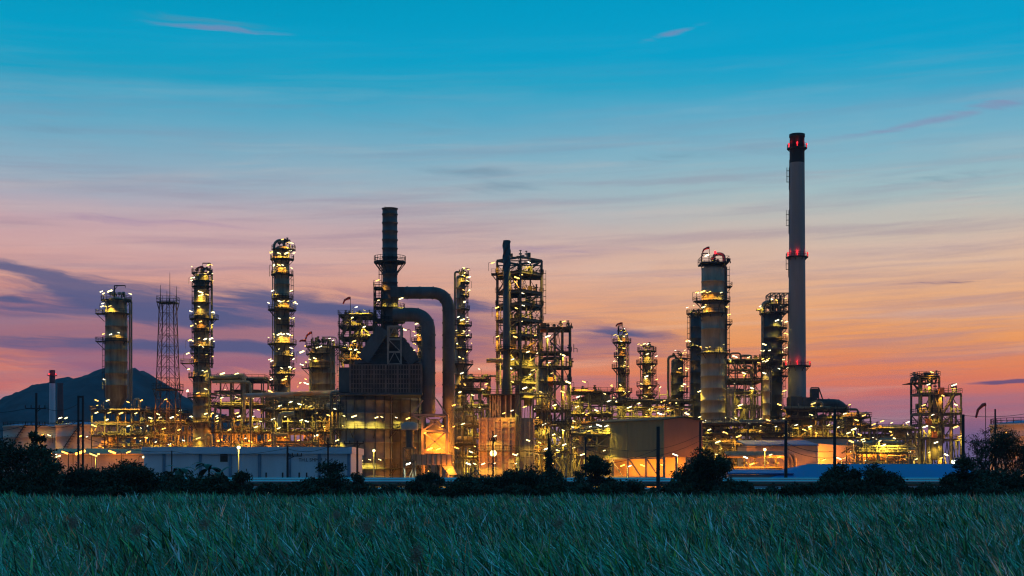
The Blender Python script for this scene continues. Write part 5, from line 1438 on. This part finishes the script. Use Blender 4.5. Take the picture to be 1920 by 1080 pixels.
shrub(806, 872, 915, 26, 172, 'small tree in front of the low pink duct', 1800, .42, kind='tree', seed=12)
shrub(905, 884, 930, 52, 146, 'dark bush beneath the glaring lamp', 3400, .42, seed=13)
shrub(985, 868, 930, 58, 148, 'broad dark bush below the pink heater', 5000, .42, seed=14)
shrub(1062, 886, 930, 48, 144, 'dark bush under the stair tower', 3200, .42, seed=16)
shrub(1116, 854, 912, 40, 158, 'airy small tree left of the warehouse', 3000, .42, kind='tree', seed=17, gap=.25)
shrub(1178, 896, 930, 60, 140, 'low scrub under the warehouse', 2600, .42, seed=18)
shrub(1325, 840, 925, 62, 150, 'round dark tree in front of the warehouse right side', 8000, .45, kind='tree', seed=19)
shrub(1430, 910, 932, 60, 134, 'low scrub left of the shed post', 1800, .4, seed=20)
shrub(1510, 898, 932, 44, 138, 'low bush before the blue roof', 2200, .42, seed=21)
shrub(1575, 864, 932, 40, 144, 'leafy bush at the foot of the annex post', 4000, .42, seed=22)
shrub(1640, 866, 932, 46, 146, 'leafy bush in front of the blue roof', 4200, .42, seed=23)
shrub(1725, 912, 932, 40, 134, 'low scrub under the blue roof eave', 1400, .4, seed=24)
shrub(1810, 850, 932, 38, 142, 'dense dark lower bush left of the bare spreading tree', 4500, .42, seed=25)
shrub(1895, 868, 932, 60, 138, 'dense undergrowth bush beneath the bare spreading tree', 5500, .42, seed=26)
for i, (px, w) in enumerate(((240, 70), (420, 60), (570, 60), (770, 60), (860, 60), (20, 70), (110, 60), (330, 60), (660, 50), (950, 60), (1040, 60), (1700, 60), (1780, 60), (1860, 60), (1600, 60), (1130, 60), (1260, 60), (1370, 40), (1480, 60))):
    shrub(px, 908 - (i * 7 % 11), 932, w, 131 + (i % 4), 'low dark scrub mound edging the grass field', 2000, .38, trunk=False, seed=40 + i, group='scrub mounds along the field edge')

for px, y0, hw, Yb, n, lb in ((100, 862, 46, 141, 3600, 'leafy bush between the far left tree and the twin posts'), (186, 868, 44, 143, 3000, 'leafy bush right of the twin posts'), (258, 866, 40, 145, 2800, 'leafy bush left of the white shed corner'),
                               (330, 876, 36, 141, 2200, 'ragged bush beside the leftmost banana plant'), (405, 886, 34, 139, 1900, 'ragged bush right of the banana plants'), (575, 888, 30, 146, 1700, 'ragged bush leaning on the round shrub by the white shed'),
                               (668, 884, 26, 148, 1500, 'ragged bush right of the round shrub by the white shed'), (866, 890, 34, 144, 1900, 'ragged bush under the feathery palms'), (945, 876, 34, 150, 2400, 'ragged bush left of the broad dark bush below the pink heater'),
                               (1030, 876, 30, 150, 2100, 'ragged bush at the foot of the vine-wrapped trunk'), (1280, 884, 30, 146, 1700, 'ragged bush left of the round dark tree by the warehouse'), (1385, 890, 28, 144, 1500, 'ragged bush right of the round dark tree by the warehouse'),
                               (1545, 884, 30, 141, 1900, 'ragged bush left of the annex post bush'), (1608, 876, 30, 143, 2100, 'ragged bush between the two leafy bushes before the blue roof'), (1682, 894, 30, 142, 1500, 'ragged bush trailing right of the leafy bush before the blue roof'),
                               (1775, 892, 30, 140, 1700, 'ragged bush left of the dense bush by the bare spreading tree'), (1852, 862, 40, 144, 3600, 'ragged bush at the trunk of the bare spreading tree')):
    shrub(px, y0, 932, hw, Yb, lb, n, .44, seed=int(px) * 3)


def bare_tree():
    Y = 150; rs = random.Random(3)
    c = thing('tree', 'sparse spreading tree with wispy twigs against the orange tank', 'tree', (X(1858, Y), Y, 0))
    mb = MB(); tips = []

    def grow(p, d, ln, r, lv):
        q = p + d * ln
        mb.tube([p, p.lerp(q, .5) + Vector((rs.uniform(-.1, .1), rs.uniform(-.1, .1), .05)) * ln * .4, q], [r, r * .8, r * .62], 5)
        if lv == 0: tips.append(q); return
        if lv < 3: tips.append(q)
        for i in range(rs.choice((2, 3, 3))):
            nd = (d + Vector((rs.uniform(-.9, .9), rs.uniform(-.8, .8), rs.uniform(-.25, .5)))).normalized()
            grow(q, nd, ln * rs.uniform(.65, .9), r * .62, lv - 1)
    for i in range(9):
        grow(Vector((X(1838 + i * 6, Y), Y + rs.uniform(-.5, .5), 0)), Vector((rs.uniform(-1.1, 1.1), rs.uniform(-.3, .3), 1)).normalized(), 2.45, .15, 4)
    mb.build('trunk', m_bark, c)
    leaves(c, [(t.x, t.y, t.z, .6, .55, .3) for t in tips], 14000, .22, LEAF, .3)


bare_tree()


def banana(px, py, Y, label, n=8, s=1.0, wd=.45):
    c = thing('banana_plant', label, 'plant', (X(px, Y), Y, 0), None); rs = random.Random(int(px))
    zt = Z(py, Y); top = Vector((X(px, Y), Y, zt - 1.6 * s))
    MB().tube([(X(px, Y), Y, 0), top], [.2, .12], 8).build('stem', m_bark, c)
    for i in range(n):
        a = rs.uniform(0, 6.28); L_ = rs.uniform(1.8, 3.0) * s; up = rs.uniform(.3, 1.1); mb = MB(); vs = []; fs = []
        dr = Vector((math.cos(a), math.sin(a), 0)); sd = Vector((-math.sin(a), math.cos(a), 0)); m = 9
        for j in range(m):
            t = j / (m - 1); p = top + dr * L_ * t * .8 + Vector((0, 0, L_ * (up * t - 1.15 * t * t * (1.2 - up * .5))))
            w = wd * math.sin(math.pi * min(1, .12 + t * .88)) * s * rs.uniform(.75, 1.1)
            vs += [p - sd * w + Vector((0, 0, -.1 * w)), p + Vector((0, 0, .12 * w)), p + sd * w + Vector((0, 0, -.1 * w))]
            if j: o = (j - 1) * 3; fs += [(o, o + 1, o + 4, o + 3), (o + 1, o + 2, o + 5, o + 4)]
        mb.add(vs, fs, True); mb.build('leaf', bpy.data.materials.get('banana_leaf') or mat('banana_leaf', (.03, .05, .022), .5), c)


banana(338, 858, 165, 'ragged banana plant left of the dark shed opening', 8)
banana(392, 852, 168, 'tall banana plant under the dark shed opening', 9, 1.1)
banana(410, 866, 160, 'smaller banana plant with drooping leaf right of the others', 6, .9)
banana(880, 872, 175, 'feathery palm to the left beneath the glaring lamp', 14, .9, .12)
banana(902, 874, 176, 'feathery palm nearest the pink heater corner', 14, .9, .12)
c = thing('vine_post', 'dead trunk wrapped in vines standing before the stair tower', 'tree', (X(1029, 180), 180, 0))
MB().tube([(X(1029, 180), 180, 0), P(1030, 850, 180), P(1028, 812, 180)], [.32, .22, .12], 8).build('trunk', m_bark, c)
leaves(c, [(X(1029, 180), 180, Z(q, 180), .5, .5, .8) for q in (880, 872, 862, 852)], 900, .35, LEAF)
for i, x in enumerate((459, 499, 530, 561, 575)):
    c = MB().box(X(x, 215) - .11, X(x, 215) + .11, 214.9, 215.1, 0, Z(886, 215)).build('fence_post', m_pole)
    c['label'] = 'short plain post standing in front of the white shed'; c['category'] = 'post'; c['group'] = 'short posts before the white shed'


def far_woods():
    rs = random.Random(21); bl = []
    for i in range(420):
        x = rs.uniform(-330, 330); y = rs.uniform(690, 760); h = rs.uniform(6, 13)
        bl.append((x, y, h * .55, rs.uniform(4, 8), 4, h * .5))
    o = leaves(None, bl, 26000, 2.0, (.03, .045, .03), .6, 'far_woods'); o['kind'] = 'stuff'


far_woods()


# ------------------------------------------------------------------ grass field
def grass():
    rng = np.random.RandomState(5); V = []; T = []; nseg = 5
    tot = 0
    for (d0, d1, dens, wid, hgt) in ((13, 24, 52, .038, 1.0), (24, 38, 52, .042, 1.0), (38, 60, 38, .050, 1.0), (60, 90, 26, .062, 1.0), (90, 130, 20, .085, 1.0)):
        hw = lambda d: d * .40 + 5
        n = int((d1 - d0) * (hw(d0) + hw(d1)) * dens)
        y = rng.uniform(d0, d1, n); x = rng.uniform(-1, 1, n) * (y * .40 + 5)
        # patchiness
        pn = (np.sin(x * .42 + 1.3 * np.sin(y * .21)) + np.sin(y * .33 + x * .17 + 2) + np.sin(x * 1.1 - y * .7 + 4) * .6) / 2.6
        h = hgt * (1.42 + .30 * pn) * rng.uniform(.55, 1.12, n)
        n2 = np.sin(x * .31 + 2.2 * np.sin(y * .11 + .6)) * np.sin(y * .47 + x * .13 + 1) + .5 * np.sin(x * .9 + 3)
        h *= .95 + np.clip(n2, 0, 1) * .22
        w = wid * rng.uniform(.6, 1.4, n)
        lean = rng.normal(.42, .34, n) + .12 * pn; side = rng.normal(0, .28, n)
        face = rng.uniform(-1, 1, n) * 1.2
        # bend some blades over
        curl = rng.uniform(.8, 2.2, n); fold = (rng.uniform(0, 1, n) < .12) * rng.uniform(.5, 1.0, n)
        rows = []
        wx_, wy_ = np.cos(face), np.sin(face)
        for j in range(nseg):
            t = j / (nseg - 1)
            b = t ** (1 + curl * .6)
            px = x - lean * h * b * 1.0; py = y + side * h * b
            pz = h * (t - .30 * lean ** 2 * b) - fold * h * .55 * t ** 4
            ww = w * (1.0 - .95 * t ** 2.2) * (.55 + .45 * min(1, t * 4))
            rows.append(np.stack([px - wx_ * ww, py - wy_ * ww, pz], 1)); rows.append(np.stack([px + wx_ * ww, py + wy_ * ww, pz], 1))
        V.append(np.stack(rows, 1).reshape(-1, 3))
        kind = rng.uniform(0, 1, n)
        base = np.tile(np.array([[.042, .245, .135]]), (n, 1))
        base[kind > .60] = (.08, .36, .11); base[kind > .82] = (.46, .88, .74); base[kind > .91] = (.18, .38, .05); base[kind > .96] = (.22, .19, .11)  # the pale cyan share paints sky glints into the blade colour
        base[(n2 < -.45) & (kind < .35)] = (.14, .15, .07)
        base *= rng.uniform(.25, 1.9, (n, 1)) * (1 + .35 * pn[:, None])
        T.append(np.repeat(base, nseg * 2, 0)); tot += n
    V = np.concatenate(V); T = np.concatenate(T)
    q = np.array([[2 * j, 2 * j + 1, 2 * j + 3, 2 * j + 2] for j in range(nseg - 1)])
    f = (np.arange(tot)[:, None, None] * (nseg * 2) + q[None]).reshape(-1, 4)
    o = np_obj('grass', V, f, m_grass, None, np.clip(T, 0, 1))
    o.data.polygons.foreach_set('use_smooth', np.ones(len(f), bool))
    o['kind'] = 'stuff'


grass()


def plume(px, py, Y):
    rs = random.Random(int(px * 3)); x = X(px, Y); z = Z(py, Y)
    c = thing('reed_plume', 'hazy tan seed plume nodding above the grass', 'reed', (x, Y, 0), 'tan reed plumes in the field')
    top = Vector((x - .12, Y, z)); MB().tube([(x + .1, Y, 0), (x, Y, z * .7), top], [.012, .01, .006], 5).build('stem', m_bark, c)
    bl = [(top.x - .025 * i, Y, z - .02 * i + .1, (.05 + .0022 * Y), (.05 + .0022 * Y), .16) for i in range(5)]
    n = 620
    o = leaves(c, bl, n, .07, (.30, .24, .19), .10, 'plume')


for px, py, Y in ((150, 985, 34), (272, 1000, 30), (395, 985, 40), (640, 968, 48), (905, 965, 46), (1060, 985, 36), (1165, 955, 55), (700, 990, 36), (1010, 940, 80), (720, 935, 85), (800, 1045, 24), (60, 975, 42), (1388, 955, 52)):
    plume(px, py, Y)


# ------------------------------------------------------------------ haze
hz = MB().box(-3600, 3600, -260, 4600, -1, 175).build('haze', None, kind='stuff')
hm = bpy.data.materials.new('haze_air'); hm.use_nodes = True; ht = hm.node_tree; ht.nodes.clear()
hv = ht.nodes.new('ShaderNodeVolumePrincipled'); hv.inputs['Color'].default_value = (.55, .72, 1, 1)
hv.inputs['Density'].default_value = .00009; hv.inputs['Anisotropy'].default_value = .2
ho = ht.nodes.new('ShaderNodeOutputMaterial'); ht.links.new(hv.outputs[0], ho.inputs['Volume'])
hz.data.materials.clear(); hz.data.materials.append(hm)
